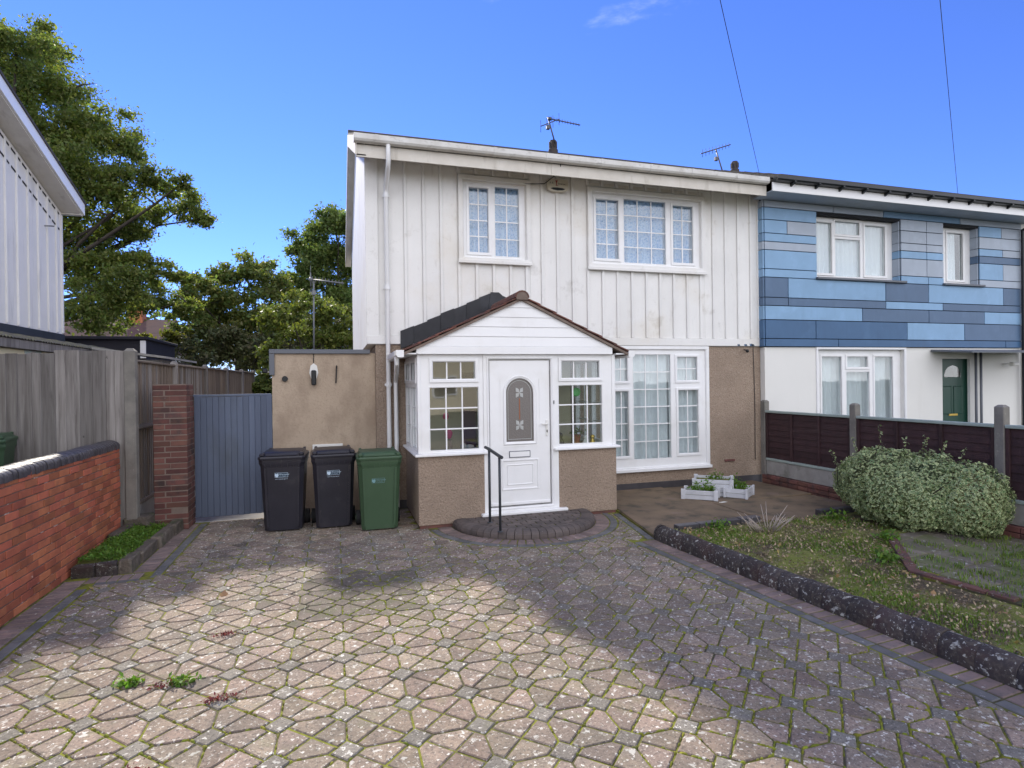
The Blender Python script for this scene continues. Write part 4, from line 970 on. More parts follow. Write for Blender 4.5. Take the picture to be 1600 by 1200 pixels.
# flues and aerials on the ridge
def flue(label, x):
    t = thing('roof_flue', label, 'flue', (x,12.85,7.25), 'dark flue terminals on the ridge')
    mb = MB(); mb.lathe([(.001,0),(.115,0),(.115,.17),(.10,.18)],(x,12.85,7.25),14); mb.build('base','flue',t,35)
    mb = MB(); mb.lathe([(.085,.17),(.085,.36),(.075,.39),(.001,.39)],(x,12.85,7.25),14)
    for k in range(8): a = k*.785; mb.box(x+.088*math.cos(a)-.012,x+.088*math.cos(a)+.012,12.85+.088*math.sin(a)-.012,12.85+.088*math.sin(a)+.012,7.47,7.60)
    mb.build('cowl','flue',t,35)
flue('dark flue terminal on the roof ridge with the crossed aerial', 5.0); flue('dark flue terminal on the ridge where the two roofs meet', 10.08)
def yagi(name, label, base, top, boom_a, boom_b, nel, el, cross=None, mname='aerial_metal', group='television aerials', vert=True, r=.014):
    t = thing(name, label, 'aerial', base, group)
    mb = MB(); mb.tube([base, top], r*1.25, 7); mb.build('mast', mname, t, True)
    a, b = Vector(boom_a), Vector(boom_b); mb = MB(); mb.tube([a,b], r, 6); mb.build('boom', mname, t, True)
    d = (b-a).normalized(); e = Vector((0,0,1)) if vert else d.cross(Vector((0,0,1))).normalized()
    for k in range(nel):
        p = a.lerp(b, (k+.5)/nel); mb = MB(); mb.tube([p-e*el*(1-.4*k/nel), p+e*el*(1-.4*k/nel)], r*.45, 5); mb.build('element', mname, t, True)
    if cross:
        mb = MB(); mb.tube([Vector(cross[0]), Vector(cross[1])], r*.8, 6)
        c0, c1 = Vector(cross[0]), Vector(cross[1])
        for k in range(4):
            p = c0.lerp(c1, k/3); mb.tube([p-Vector((0,0,.14)), p+Vector((0,0,.14))], r*.4, 5)
        mb.sphere(a, .045); mb.build('reflector', mname, t, True)
    mb = MB(); mb.cham(top[0]-.04,top[0]+.04,top[1]-.05,top[1]+.03,top[2]-.30,top[2]-.20,.01); mb.build('clamp', mname, t)
    return t
yagi('roof_aerial','crossed television aerial leaning on the flue above the white house', (5.0,12.7,7.5), (4.82,12.7,8.12), (4.86,12.66,8.06),(5.46,12.3,7.83), 11, .05, ((4.66,12.75,7.9),(5.12,12.75,8.12)))
yagi('roof_aerial','single tilted television aerial on the ridge beside the right flue', (9.75,12.8,7.1), (9.47,12.8,7.88), (9.02,12.8,7.72),(9.92,12.8,8.05), 9, .10)
yagi('pole_aerial','grey pole aerial standing behind the flat-roofed annexe', (-.42,12.7,2.4), (-.40,12.7,4.10), (-.46,12.7,4.13),(.20,12.55,4.05), 10, .07, ((-.46,12.75,4.0),(-.46,12.75,4.28)), 'pole_metal')

# ================================================================== ANNEXE
an = thing('flat_roof_annexe', 'beige rendered flat-roofed annexe between the blue gate and the white house', 'annexe', (-.15, 9.3, 0))
mb = MB(); mb.box(-.90,.598,9.30,13.2,-.05,2.43); mb.build('wall','render_cream',an)
mb = MB(); mb.cham(-.935,.52,9.262,9.298,2.42,2.485,.005); mb.cham(-.936,-.862,9.265,9.2985,2.10,2.418,.005); mb.build('roof_trim','sill_grey',an)
mb = MB(); mb.box(-.93,.466,9.3,13.25,2.432,2.475); mb.build('roof','black_felt',an)
mb = MB(); mb.cham(-.345,.095,9.262,9.298,.60,1.045,.006); mb.build('meter_box','white_thing',an)
mb = MB(); mb.tube([(-.72,9.298,2.045),(-.72,9.27,2.045)],.042,12); mb.build('outlet','dark_gutter',an,35)
lm = thing('wall_lamp','slim black wall lamp on a white backplate on the beige annexe', 'lamp', (-.31,9.27,2.12))
mb = MB(); mb.prism([(-.375,2.13),(-.355,2.24),(-.31,2.275),(-.265,2.24),(-.245,2.13),(-.275,2.03),(-.345,2.03)],9.283,9.298,'y'); mb.build('backplate','white_thing',lm)
mb = MB(); mb.cham(-.345,-.275,9.215,9.282,1.945,2.17,.012); mb.build('lantern','dark_gutter',lm)
mb = MB(); mb.tube([(-.31,9.292,2.28),(-.312,9.292,2.35),(-.308,9.292,2.415)],.006,5); mb.build('wire','cable',lm)
hk = MB(); hk.cham(-.009,.009,-.03,0,-.14,.13,.004); hk.tube([(0,-.02,.11),(0,-.05,.125)],.01,6)
tag(hk.build('wall_bracket','dark_gutter',loc=(.015,9.297,2.11),rot=(0,R(3),0)),'thin black bracket fixed upright on the beige annexe wall','bracket')
cl = thing('corner_floodlight','small floodlight on the annexe corner above the gate','lamp',(-.95,9.3,2.16))
mb = MB(); mb.tube([(-.90,9.32,2.14),(-.97,9.30,2.15)],.012,6); mb.build('arm','white_thing',cl); mb = MB(); mb.cham(-1.03,-.955,9.24,9.32,2.13,2.20,.015); mb.build('head','dark_gutter',cl)

# ================================================================== PORCH
po = thing('front_porch', 'white glazed gabled porch with tiled roof and beige roughcast base', 'porch', (2.5, 8.4, 0))
PX0, PX1, PYF = 1.045, 3.975, 7.80
for (a,b) in ((PX0,1.99),(3.005,PX1)): mb = MB(); mb.cham(a,b,PYF,PYF+.14,.035,.962,.006); mb.build('base_wall','roughcast',po)
for (a,b) in ((PX0+.001,PX0+.14),(PX1-.14,PX1-.001)): mb = MB(); mb.box(a,b,PYF+.142,9.208,.035,.961); mb.build('base_wall','roughcast',po)
mb = MB(); mb.box(PX0+.015,PX1-.015,PYF+.012,9.2,-.05,.034); mb.build('plinth','dark_brick',po)
mb = MB(); mb.box(PX0+.142,PX1-.142,PYF+.142,9.205,.036,.11); mb.build('floor','terracotta',po)
for (a,b,lb) in ((1.0,2.0,0),(2.985,4.02,0)): mb = MB(); mb.cham(a,b,PYF-.06,PYF+.10,.963,.998,.008); mb.build('sill','upvc',po)
mb = MB(); mb.cham(PX0-.05,PX0+.1,PYF+.102,9.19,.963,.998,.008); mb.cham(PX1-.1,PX1+.05,PYF+.102,9.19,.963,.998,.008); mb.build('sill','upvc',po)
wl = window(po,'window',1.095,1.955,.999,2.335,PYF+.01,[(1.26,1.841,2.005,2.235,3,1,True),(1.214,1.887,1.04,1.888,3,3,False)])
wr = window(po,'window',3.06,3.915,.999,2.335,PYF+.01,[(3.123,3.712,2.0,2.239,3,1,True),(3.075,3.756,1.045,1.892,3,3,False)])
for (a,b) in ((1.047,1.094),(3.916,3.973)): mb = MB(); mb.cham(a,b,PYF,PYF+.075,.999,2.335,.006); mb.build('corner_post','upvc',po)
TL = Matrix(((0,1,0,PX0),(-1,0,0,9.18),(0,0,1,0),(0,0,0,1))); TR = Matrix(((0,-1,0,PX1),(1,0,0,7.88),(0,0,1,0),(0,0,0,1)))
window(po,'window',0,1.30,.999,2.335,.005,[(.08,.58,2.0,2.24,2,1,True),(.72,1.22,2.0,2.24,2,1,True),(.06,.60,1.045,1.89,2,3,False),(.70,1.24,1.045,1.89,2,3,False)],T=TL)
window(po,'window',0,1.30,.999,2.335,.005,[(.08,.58,2.0,2.24,2,1,True),(.72,1.22,2.0,2.24,2,1,True),(.06,.60,1.045,1.89,2,3,False),(.70,1.24,1.045,1.89,2,3,False)],T=TR)
# door frame, leaf
df = MB(); df.wall(1.957,3.058,.105,2.335,PYF-.002,PYF+.09,[(2.035,2.95,.20,2.27)]); df = df.build('door_frame','upvc',po)
s_ = MB(); s_.ring(2.035,2.95,.20,2.27,.03,PYF-.014,PYF+.004,.016); s_.build('frame_bead','upvc',df)
mb = MB(); mb.cham(1.90,3.165,PYF-.085,PYF-.003,.102,.142,.008); mb.build('threshold','upvc',po)
gx0,gx1,gz0,gz1 = 2.285,2.69,1.11,1.80; gr = (gx1-gx0)/2; gcx = (gx0+gx1)/2
arch = [(gx0,gz0),(gx1,gz0)]+[(gcx+gr*math.cos(math.pi*k/16), gz1+gr*math.sin(math.pi*k/16)) for k in range(17)]
def frame_between(outer, inner, yf, yb, mb, c=0.):
    n = len(inner); vs = [(p[0],yf,p[1]) for p in outer]+[(p[0],yf+c,p[1]) for p in inner]+[(p[0],yb,p[1]) for p in inner]
    mb.add(vs, [(i,(i+1)%n,n+(i+1)%n,n+i) for i in range(n)]+[(n+i,n+(i+1)%n,2*n+(i+1)%n,2*n+i) for i in range(n)])
DY = PYF+.022; lx0,lx1,lz0,lz1 = 2.05,2.935,.215,2.255
dl = MB()
# leaf front face with arched hole: outer points on the rectangle matched to the arch
outp = []
for p in arch:
    dx, dz = p[0]-gcx, p[1]-(gz0+gz1+gr)/2
    k = min((( lx1-gcx)/abs(dx)) if abs(dx) > 1e-6 else 1e9, ((lz1-1.56)/abs(dz)) if dz > 1e-6 else ((1.56-.95)/abs(dz) if dz < -1e-6 else 1e9))
    outp.append((gcx+dx*k, 1.56+dz*k) if abs(dz) > 1e-6 or abs(dx) > 1e-6 else p)
mb = MB(); ring_o = [(gcx+(p[0]-gcx)*1.12, 1.56+(p[1]-1.56)*1.09) for p in arch]
dl.wall(lx0,lx1,lz0,lz1,DY,DY+.04,[(2.20,2.78,1.04,2.06)]); 
door = dl.build('front_door','upvc',po)
# arch surround: plate with arched opening filling the rectangular hole
pl_ = MB(); rect = []
for p in arch:
    if p[1] <= gz0+1e-6: rect.append((2.20 if p[0] < gcx else 2.78, 1.04))
    else:
        a = math.atan2(p[1]-gz1, p[0]-gcx) if p[1] >= gz1 else 0
        t_ = min(.29/max(1e-6,abs(math.cos(a))), .26/max(1e-6,abs(math.sin(a)))); rect.append((gcx+t_*math.cos(a), gz1+t_*math.sin(a)))
frame_between(rect, arch, DY, DY+.03, pl_); pl_.box(2.199,2.30,DY+.0006,DY+.03,1.99,2.062); pl_.box(2.68,2.781,DY+.0006,DY+.03,1.99,2.062); pl_.build('arch_plate','upvc',door)
sr = MB(); o1 = [(gcx+(p[0]-gcx)*1.22, (gz1+(p[1]-gz1)*1.22) if p[1] > gz0+1e-6 else gz0-.045) for p in arch]; i1 = [(gcx+(p[0]-gcx)*1.16, (gz1+(p[1]-gz1)*1.16) if p[1] > gz0+1e-6 else gz0-.033) for p in arch]
frame_between(o1, i1, DY-.002, DY-.018, sr, -.016); frame_between(i1, arch, DY-.018, DY+.01, sr, .010); sr.build('glass_surround','upvc',door)
mb = MB(); mb.prism(arch, DY+.012, DY+.018, 'y'); mb.build('arched_glass','obscure_glass',door)
le = MB()
inn = [(gcx+(p[0]-gcx)*.86, (gz1+(p[1]-gz1)*.86) if p[1] > gz0+1e-6 else gz0+.03) for p in arch]; inn2 = [(gcx+(p[0]-gcx)*.83, (gz1+(p[1]-gz1)*.83) if p[1] > gz0+1e-6 else gz0+.037) for p in arch]
frame_between(inn, inn2, DY+.0085, DY+.011, le)
for zc in (1.34,1.80):
    for a in range(4):
        t = a*math.pi/2+math.pi/4
        le.add([(gcx, DY+.007, zc+0), (gcx+.055*math.cos(t-.55), DY+.009, zc+.055*math.sin(t-.55)), (gcx+.075*math.cos(t), DY+.009, zc+.10*math.sin(t)), (gcx+.055*math.cos(t+.55), DY+.009, zc+.055*math.sin(t+.55))], [(0,1,2,3)])
le.build('bevelled_motif','bevel_glass',door); le = MB()
le.box(gcx-.006,gcx+.006,DY+.0075,DY+.010,1.42,1.72); le.build('glass_stem','terracotta',door)
mb = MB()
for (a,b,c,d) in ((2.24,2.73,.46,.83),): mb.ring(a,b,c,d,.03,DY-.010,DY+.002,.012); mb.ring(a+.07,b-.07,c+.06,d-.06,.02,DY-.008,DY+.002,.01)
mb.ring(2.24,2.73,.955,1.04,.0,DY-.004,DY+.002,.004); mb.build('moulded_panel','upvc',door)
mb = MB(); mb.ring(2.335,2.62,.90,.965,.014,DY-.014,DY+.002,.006); mb.build('letterbox_frame','sill_grey',door)
mb = MB(); mb.cham(2.325,2.63,DY-.012,DY+.001,.893,.972,.004); mb.build('letterbox','upvc',door)
mb = MB(); mb.cham(2.872,2.905,DY-.014,DY+.001,1.17,1.40,.006); mb.cham(2.80,2.895,DY-.05,DY-.03,1.335,1.358,.006); mb.tube([(2.887,DY-.012,1.346),(2.887,DY-.04,1.346)],.011,8); mb.build('handle','white_thing',door)
mb = MB(); mb.cham(2.882,2.896,DY-.018,DY-.0142,1.225,1.262,.003); mb.build('keyhole','dark_gutter',door)
mb = MB(); mb.cham(2.985,2.999,PYF-.018,PYF-.003,1.63,1.68,.003); mb.build('bell_push','pole_metal',po)
mb = MB(); mb.cham(2.06,2.93,DY-.02,DY-.001,.222,.262,.006); mb.build('weather_bar','upvc',door)
# fascia, gable boards, tiles
mb = MB(); mb.cham(1.03,3.905,PYF-.06,PYF+.10,2.337,2.445,.005); mb.build('fascia','upvc',po)
ax, az, sl_ = 2.505, 3.115, .467
for k in range(5):
    za, zb = 2.447+.136*k, 2.447+.136*(k+1)-.003
    ha, hb = (az-za)/sl_, max(.0, (az-zb)/sl_)
    poly = [(ax-ha,za),(ax+ha,za),(ax+hb,zb),(ax-hb,zb)] if hb > .02 else [(ax-ha,za),(ax+ha,za),(ax,az)]
    mb = MB(); n = len(poly); vs = [(p[0],PYF-.045-(.008 if i < 2 else 0),p[1]) for i,p in enumerate(poly)]+[(p[0],PYF+.0,p[1]) for p in poly]
    mb.add(vs, [tuple(range(n)), tuple(range(2*n-1,n-1,-1))]+[(i,n+i,n+(i+1)%n,(i+1)%n) for i in range(n)]); mb.build('gable_board','upvc',po)
EH = 1.66; rt = .03
for sgn in (-1,1):
    mb = MB(); P_ = [(ax,az+.012),(ax+sgn*EH,az+.012-EH*sl_),(ax+sgn*EH,az-.025-EH*sl_),(ax,az-.025)]
    mb.prism(P_ if sgn < 0 else P_[::-1], PYF-.085, 9.165, 'y'); mb.build('verge_mortar','mortar',po)
    nc = 7; L = EH*math.hypot(1,sl_)/nc; ang = math.atan(sl_)
    tb = MB(); tb.cham(-.02,L+.03,-.150,.150,0,.022,.006); tb.v = [(p[0], p[1], p[2]+(.016 if p[0] > L*.5 else .0)) for p in tb.v]
    tme = tb.mesh('roof_tile','porch_tile')
    for c in range(nc):
        for q in range(5):
            d0 = L*c; x = ax+sgn*d0*math.cos(ang); z = az+.016-d0*math.sin(ang)
            o = put('roof_tile', tme, po, (x, PYF-.10+.15+.305*q*(1.0), z+.0015*(q%2)))
            o.rotation_euler = (0, ang+rp.gauss(0,.006) if sgn > 0 else math.pi-ang+rp.gauss(0,.006), 0) if sgn > 0 else (0, ang, math.pi)
for q in range(4):
    mb = MB(); r0, r1 = .105, .088; y0 = PYF-.115+.33*q; y1 = y0+.335; vs = []
    for y in (y0,y1):
        for k in range(9): a = math.pi*k/8; vs.append((ax+r0*math.cos(a), y, az+.012+r0*math.sin(a)*.95))
        for k in range(8,-1,-1): a = math.pi*k/8; vs.append((ax+r1*math.cos(a), y, az+.008+r1*math.sin(a)*.95))
    n = 18; mb.add(vs, [tuple(range(n)), tuple(range(2*n-1,n-1,-1))]+[(i,n+i,n+(i+1)%n,(i+1)%n) for i in range(n)]); mb.build('ridge_tile','porch_tile',po,40)
mb = MB(); mb.prism([(ax-.085,az-.02),(ax+.085,az-.02)]+[(ax+.085*math.cos(math.pi*k/8),az+.01+.08*math.sin(math.pi*k/8)) for k in range(9)], PYF-.112, PYF-.09,'y'); mb.build('verge_mortar','mortar',po)
for sgn in (-1,1):
    xe = ax+sgn*(EH-.02); mb = MB(); pr = [(xe+sgn*p[0]*-.85, 2.30+p[1]*.85) for p in gp]
    mb.prism(pr if sgn > 0 else pr[::-1], PYF-.10, 9.15, 'y'); mb.prism([(xe+sgn*.10,2.39),(xe+sgn*.10,2.325),(xe+sgn*.08,2.297),(xe,2.297),(xe,2.39)][::-sgn], PYF-.108, PYF-.101, 'y'); mb.build('gutter','upvc',po,30)
    mb = MB(); mb.box(min(ax+sgn*1.46,xe-sgn*.0),max(ax+sgn*1.46,xe-sgn*.0),PYF-.06,9.16,2.337,2.355); mb.build('soffit','upvc',po)
mb = MB(); mb.tube([(.80,8.0,2.31),(.80,8.0,2.22),(.83,8.35,2.12),(.89,9.0,2.06),(.895,YF-.07,1.98),(.895,YF-.07,.02)], .034, 10); mb.build('downpipe','upvc',po,40)
mb = MB(); mb.box(PX0+.05,PX1-.05,PYF+.02,9.16,2.357,2.37); mb.build('ceiling','paint_white',po)
mb = MB(); mb.wall(PX0+.15,PX1-.15,.11,2.35,9.175,9.19,[(1.95,2.90,.11,2.12)]); mb.build('inner_wall','cream_wall',po)
mb = MB(); mb.box(1.96,2.89,9.15,9.185,.11,2.11); mb.build('inner_door','inner_dark',po)
# things inside the porch
ob = thing('plant_pot','terracotta figure-shaped pot on the right porch window sill','pot',(3.42,7.98,1.0))
mb = MB(); mb.lathe([(.0,0),(.05,0),(.06,.02),(.035,.06),(.055,.11),(.06,.15),(.045,.16),(.0,.16)],(3.42,7.98,.999),14); mb.build('body','terracotta',ob,40)
rg = np.random.default_rng(4); P = np.array([3.42,7.98,1.19])+rg.normal(size=(60,3))*np.array([.05,.05,.03]); V,F = leaf_quads(P,.05,rg); put('leaves', arr_mesh('leaves',V,F,'leaf_mid'), ob)
dc = thing('sun_catcher','round green glass sun-catcher hung in the right porch window','ornament',(3.40,7.93,1.80)); mb = MB()
for k in range(12): a = k*math.pi/6; mb.sphere((3.40+.052*math.cos(a),7.93,1.79+.052*math.sin(a)),.018,6,5)
mb.tube([(3.40,7.938,1.79),(3.40,7.925,1.79)],.05,14); mb.build('disc','green_disc',dc,40); mb = MB(); mb.tube([(3.40,7.93,1.845),(3.40,7.93,1.98)],.002,4); mb.build('cord','cable',dc)
def ornament(label, x, z, mname, prof, y=7.99, cat='ornament', name='sill_ornament'):
    mb = MB(); mb.lathe(prof,(x,y,z),12); tag(mb.build(name,mname,smooth=40),label,cat)
bulb = [(0,0),(.04,0),(.05,.03),(.03,.07),(.025,.09),(.038,.11),(.03,.14),(0,.15)]
ornament('small white ornament on the right porch sill beside the terracotta pot', 3.56,.999,'white_thing',bulb)
ornament('dark grey figure at the door end of the right porch sill', 3.16,.999,'inner_dark',[(0,0),(.06,0),(.06,.06),(.045,.10),(.03,.12),(.042,.15),(.03,.19),(0,.2)])
ornament('small brown ornament at the far end of the right porch sill', 3.68,.999,'brass',bulb)
ornament('pink flower vase on the left porch sill', 1.50,1.0,'brown_wood',[(0,0),(.045,0),(.05,.05),(.035,.14),(.04,.16),(0,.16)])
ornament('pink cloth blossom standing out of the left sill vase', 1.50,1.17,'pink_thing',[(0,0),(.03,.01),(.05,.05),(.055,.09),(.03,.13),(0,.13)])
ornament('dark red hanging ornament behind the left porch window', 1.47,1.44,'pink_thing',[(0,0),(.035,.01),(.045,.04),(.03,.09),(0,.1)], 8.05)
mb = MB(); mb.sphere((1.78,8.0,1.04),.07,12,8,sc=(1.3,.8,.6)); mb.sphere((1.70,7.98,1.06),.045,10,7); mb.tube([(1.84,8.0,1.03),(1.90,7.97,1.02)],.018,7); tag(mb.build('soft_toy','grey_plush',smooth=True),'grey soft toy lying at the right end of the left porch sill','toy')
mb = MB(); mb.cham(1.765,1.965,8.3,8.34,.55,1.55,.01); tag(mb.build('hanging_coat','purple_cloth'),'dark purple coat hanging behind the left porch window','coat')

# handrail
hr = thing('door_handrail','dark metal handrail standing on the doorstep','handrail',(1.92,7.2,.1))
for y_, z_ in ((7.43,1.055),(6.93,1.025)):
    mb = MB(); mb.tube([(1.93,y_,.095),(1.93,y_,z_)],.0165,10); mb.build('post','rail_metal',hr,True)
    mb = MB(); mb.lathe([(.001,.008),(.035,.008),(.04,0)],(1.93,y_,.1),12); mb.build('foot_plate','rail_metal',hr)
mb = MB(); mb.tube([(1.925,7.60,1.075),(1.93,7.43,1.068),(1.93,6.93,1.035),(1.935,6.84,1.028)],.0215,10); mb.build('grip','rail_metal',hr,40)

# ================================================================== BINS
def wheelie(name, label, mname, loc, rz, h=1.0, sticker=True):
    t = thing(name, label, 'wheelie bin', (0,0,0), 'wheelie bins against the annexe wall')
    b_ = MB()
    def ringp(w, d, y0, z, c=.05): return [(-w+c,y0,z),(w-c,y0,z),(w,y0+c,z),(w,y0+d-c,z),(w-c,y0+d,z),(-w+c,y0+d,z),(-w,y0+d-c,z),(-w,y0+c,z)]
    secs = [ringp(.235,.40,.055,.02), ringp(.238,.42,.05,.10), ringp(.272,.56,.012,h-.16), ringp(.275,.57,.010,h-.14), ringp(.29,.60,-.005,h-.10), ringp(.29,.60,-.005,h-.055), ringp(.278,.575,.008,h-.05)]
    vs = [p for s_ in secs for p in s_]; n = 8
    fs = [tuple(range(n-1,-1,-1))]
    for k in range(len(secs)-1): fs += [(k*n+i,k*n+(i+1)%n,(k+1)*n+(i+1)%n,(k+1)*n+i) for i in range(n)]
    fs.append(tuple(range((len(secs)-1)*n, len(secs)*n))); b_.add(vs, fs); b_.build('body', mname, t, 25)
    # raised corner ribs on the front
    rb_ = MB()
    for sx in (-1,1):
        pts = [(sx*.172,.046,.06),(sx*.198,.046,.06),(sx*.222,.006,h-.17),(sx*.196,.006,h-.17)]
        vs = [(p[0],p[1]-.007,p[2]) for p in pts]+[(p[0],p[1]+.014,p[2]) for p in pts]
        rb_.add(vs, [(0,1,2,3),(4,7,6,5),(0,4,5,1),(1,5,6,2),(2,6,7,3),(3,7,4,0)])
    for k in range(7): x = -.21+.07*k; rb_.cham(x-.005,x+.005,-.004,.02,h-.15,h-.10,.002)
    rb_.build('rib', mname, t)
    l_ = MB(); A = [ringp(.292,.63,-.02,h-.052,.035), ringp(.298,.64,-.025,h-.03,.035), ringp(.292,.63,-.02,h-.012,.035), ringp(.262,.56,.03,h+.004,.05), ringp(.245,.52,.05,h+.035,.06), ringp(.232,.49,.06,h+.042,.06)]
    vs = [p for s_ in A for p in s_]; fs = [tuple(range(n-1,-1,-1))]
    for k in range(len(A)-1): fs += [(k*n+i,k*n+(i+1)%n,(k+1)*n+(i+1)%n,(k+1)*n+i) for i in range(n)]
    fs.append(tuple(range((len(A)-1)*n, len(A)*n))); l_.add(vs, fs); lid = l_.build('lid', mname, t, 25)
    for sx in (-1,1):
        k_ = MB(); k_.cham(sx*.245-.03,sx*.245+.03,-.005,.10,h-.008,h+.036,.012); k_.build('lid_lug', mname, lid)
        k_ = MB(); k_.cham(sx*.225-.02,sx*.225+.02,.56,.66,h-.02,h+.045,.01); k_.build('hinge', mname, lid)
    k_ = MB(); k_.cham(-.20,.20,-.012,.02,h-.008,h+.012,.006); k_.build('lid_grip', mname, lid)
    h_ = MB(); h_.tube([(-.24,.66,h-.02),(.24,.66,h-.02)],.016,8); h_.build('handle_bar', mname, t, True)
    for sx in (-1,1):
        w_ = MB(); w_.tube([(sx*.235,.50,.10),(sx*.295,.50,.10)],.10,18); wo = w_.build('wheel','rubber',t,40)
        a_ = MB(); a_.tube([(sx*.296,.50,.10),(sx*.302,.50,.10)],.05,12); a_.build('hub',mname,wo)
    a_ = MB(); a_.tube([(-.24,.50,.10),(.24,.50,.10)],.012,8); a_.build('axle','pole_metal',t)
    # council sticker on the front face (tilted like the face)
    tilt = math.atan((.050-.012)/(h-.16-.10)); fy = lambda z: .05-(z-.10)*(.050-.012)/(h-.16-.10)
    zc = h-.26 if sticker == 'black' else h-.33
    ink = 'sticker_white' if sticker == 'black' else 'sticker_faint'
    s_ = MB(); X_, Z_ = .082, .031
    def pt(x,z,o): return (x, fy(zc+z)-o, zc+z)
    off = -.008 if sticker == 'black' else -.02
    if sticker == 'black':
        s_.add([pt(-X_+off,-Z_,.0016),pt(X_+off,-Z_,.0016),pt(X_+off,Z_,.0016),pt(-X_+off,Z_,.0016)],[(0,1,2,3)]); st = s_.build('sticker','sticker',t)
    else: st = None
    s_ = MB()
    for (a,b,c,d) in ((-X_,X_,Z_-.003,Z_),(-X_,X_,-Z_,-Z_+.003),(-X_,-X_+.003,-Z_,Z_),(X_-.003,X_,-Z_,Z_)):
        s_.add([pt(a+off,c,.0024),pt(b+off,c,.0024),pt(b+off,d,.0024),pt(a+off,d,.0024)],[(0,1,2,3)])
    # castle-like emblem
    em = [(-.078,.012),(-.068,.024),(-.062,.014),(-.050,.016),(-.042,.026),(-.036,.014),(-.034,-.008),(-.046,-.026),(-.056,-.031),(-.068,-.022),(-.082,-.010)]
    s_.add([pt(a+off,b,.0026) for a,b in reversed(em)],[tuple(range(len(em)))]); 
    s_.build('emblem', ink, t)
    rx = R(90)-tilt*-1
    text('Worcester', .029, pt(-.028+off,-.001,.003), (R(90)+tilt,0,0), ink, t); text('CITY COUNCIL', .0125, pt(-.026+off,-.020,.003), (R(90)+tilt,0,0), ink, t)
    if sticker == 'black': text('www.worcester.gov.uk', .0165, pt(-X_+off+.004,-.058,.003), (R(90)+tilt,0,0), 'sticker_white', t)
    t.location = loc; t.rotation_euler = (0,0,rz)
    return t
def ident(t):
    for c in t.children: c.matrix_parent_inverse = Matrix.Identity(4)
    return t
b1 = ident(wheelie('wheelie_bin','black wheelie bin nearest the blue gate','bin_black',(-.695,8.24,0),R(-3),1.02,'black'))
b2 = dup(b1, (-.035,8.20,0), R(2), 'black wheelie bin between the other black bin and the green bin')
b3 = ident(wheelie('wheelie_bin','green wheelie bin beside the porch','bin_green',(.545,7.86,0),R(0),1.0,'green'))
b4 = dup(b3, (-3.92,8.00,.38), R(12), 'green wheelie bin lid just showing over the brick wall by the grey fence'); b4['group'] = ''
del b4['group']

# ================================================================== PLANTERS on the patio
def planter(label, c, w, d, h, rz, leaves, seed):
    t = thing('planter_box', label, 'planter', (0,0,0), 'white slatted planter boxes on the patio'); ns = max(2, round(h/.075)); sh = h/ns
    for k in range(ns):
        for (x0,x1,y0,y1) in ((-w/2,w/2,-d/2,-d/2+.018),(-w/2,w/2,d/2-.018,d/2),(-w/2,-w/2+.018,-d/2+.02,d/2-.02),(w/2-.018,w/2,-d/2+.02,d/2-.02)):
            mb = MB(); mb.cham(x0,x1,y0,y1,k*sh+.003,(k+1)*sh-.003,.003); mb.build('slat','planter_white',t)
    for sx in (-1,1):
        for sy in (-1,1):
            mb = MB(); mb.cham(sx*(w/2)-.032,sx*(w/2)+.032,sy*(d/2)-.012-.006,sy*(d/2)+.012+.006,-.0,h+.012,.004); mb.build('corner_block','planter_white',t)
    mb = MB(); mb.box(-w/2+.019,w/2-.019,-d/2+.019,d/2-.019,.01,h-.045); mb.build('compost','bed_soil',t)
    rg = np.random.default_rng(seed); P = []
    for (px_,py_,pr,n) in leaves: P.append(np.array([px_,py_,h-.03])+np.abs(rg.normal(size=(n,3)))*np.array([0,0,pr*.6])+rg.normal(size=(n,3))*np.array([pr*.5,pr*.5,.0]))
    P = np.concatenate(P); P[:,0] = np.clip(P[:,0],-w/2+.03,w/2-.03); P[:,1] = np.clip(P[:,1],-d/2+.03,d/2-.03)
    V,F = leaf_quads(P, .045, rg, .5); put('foliage', arr_mesh('foliage',V,F,'weed_green'), t)['kind'] = 'stuff'
    t.location = c; t.rotation_euler = (0,0,rz)
planter('tallest white slatted planter box, at the back of the three', (6.03,8.33,.036), .58,.46,.27, R(-38), [(0,0,.10,90),(.12,.08,.08,40)], 1)
planter('low white planter box on the porch side with a wide green plant', (5.61,8.08,.036), .50,.30,.15, R(-42), [(-.08,0,.10,120),(.08,.02,.13,160),(.15,0,.08,60)], 2)
planter('low white planter box on the fence side with a round green plant', (6.30,8.02,.036), .44,.34,.15, R(38), [(-.05,.06,.13,220),(.1,-.02,.1,90)], 3)
mb = MB(); r_ = random.Random(2); n = 9
mb.add([(5.72+.075*math.cos(6.283*k/n)*r_.uniform(.6,1.2), 7.66+.03*math.sin(6.283*k/n)*r_.uniform(.6,1.2), .042+r_.uniform(0,.012)) for k in range(n)], [tuple(range(n))])
tag(mb.build('litter_scrap','white_thing'),'torn white scrap of paper on the patio in front of the planters','litter')

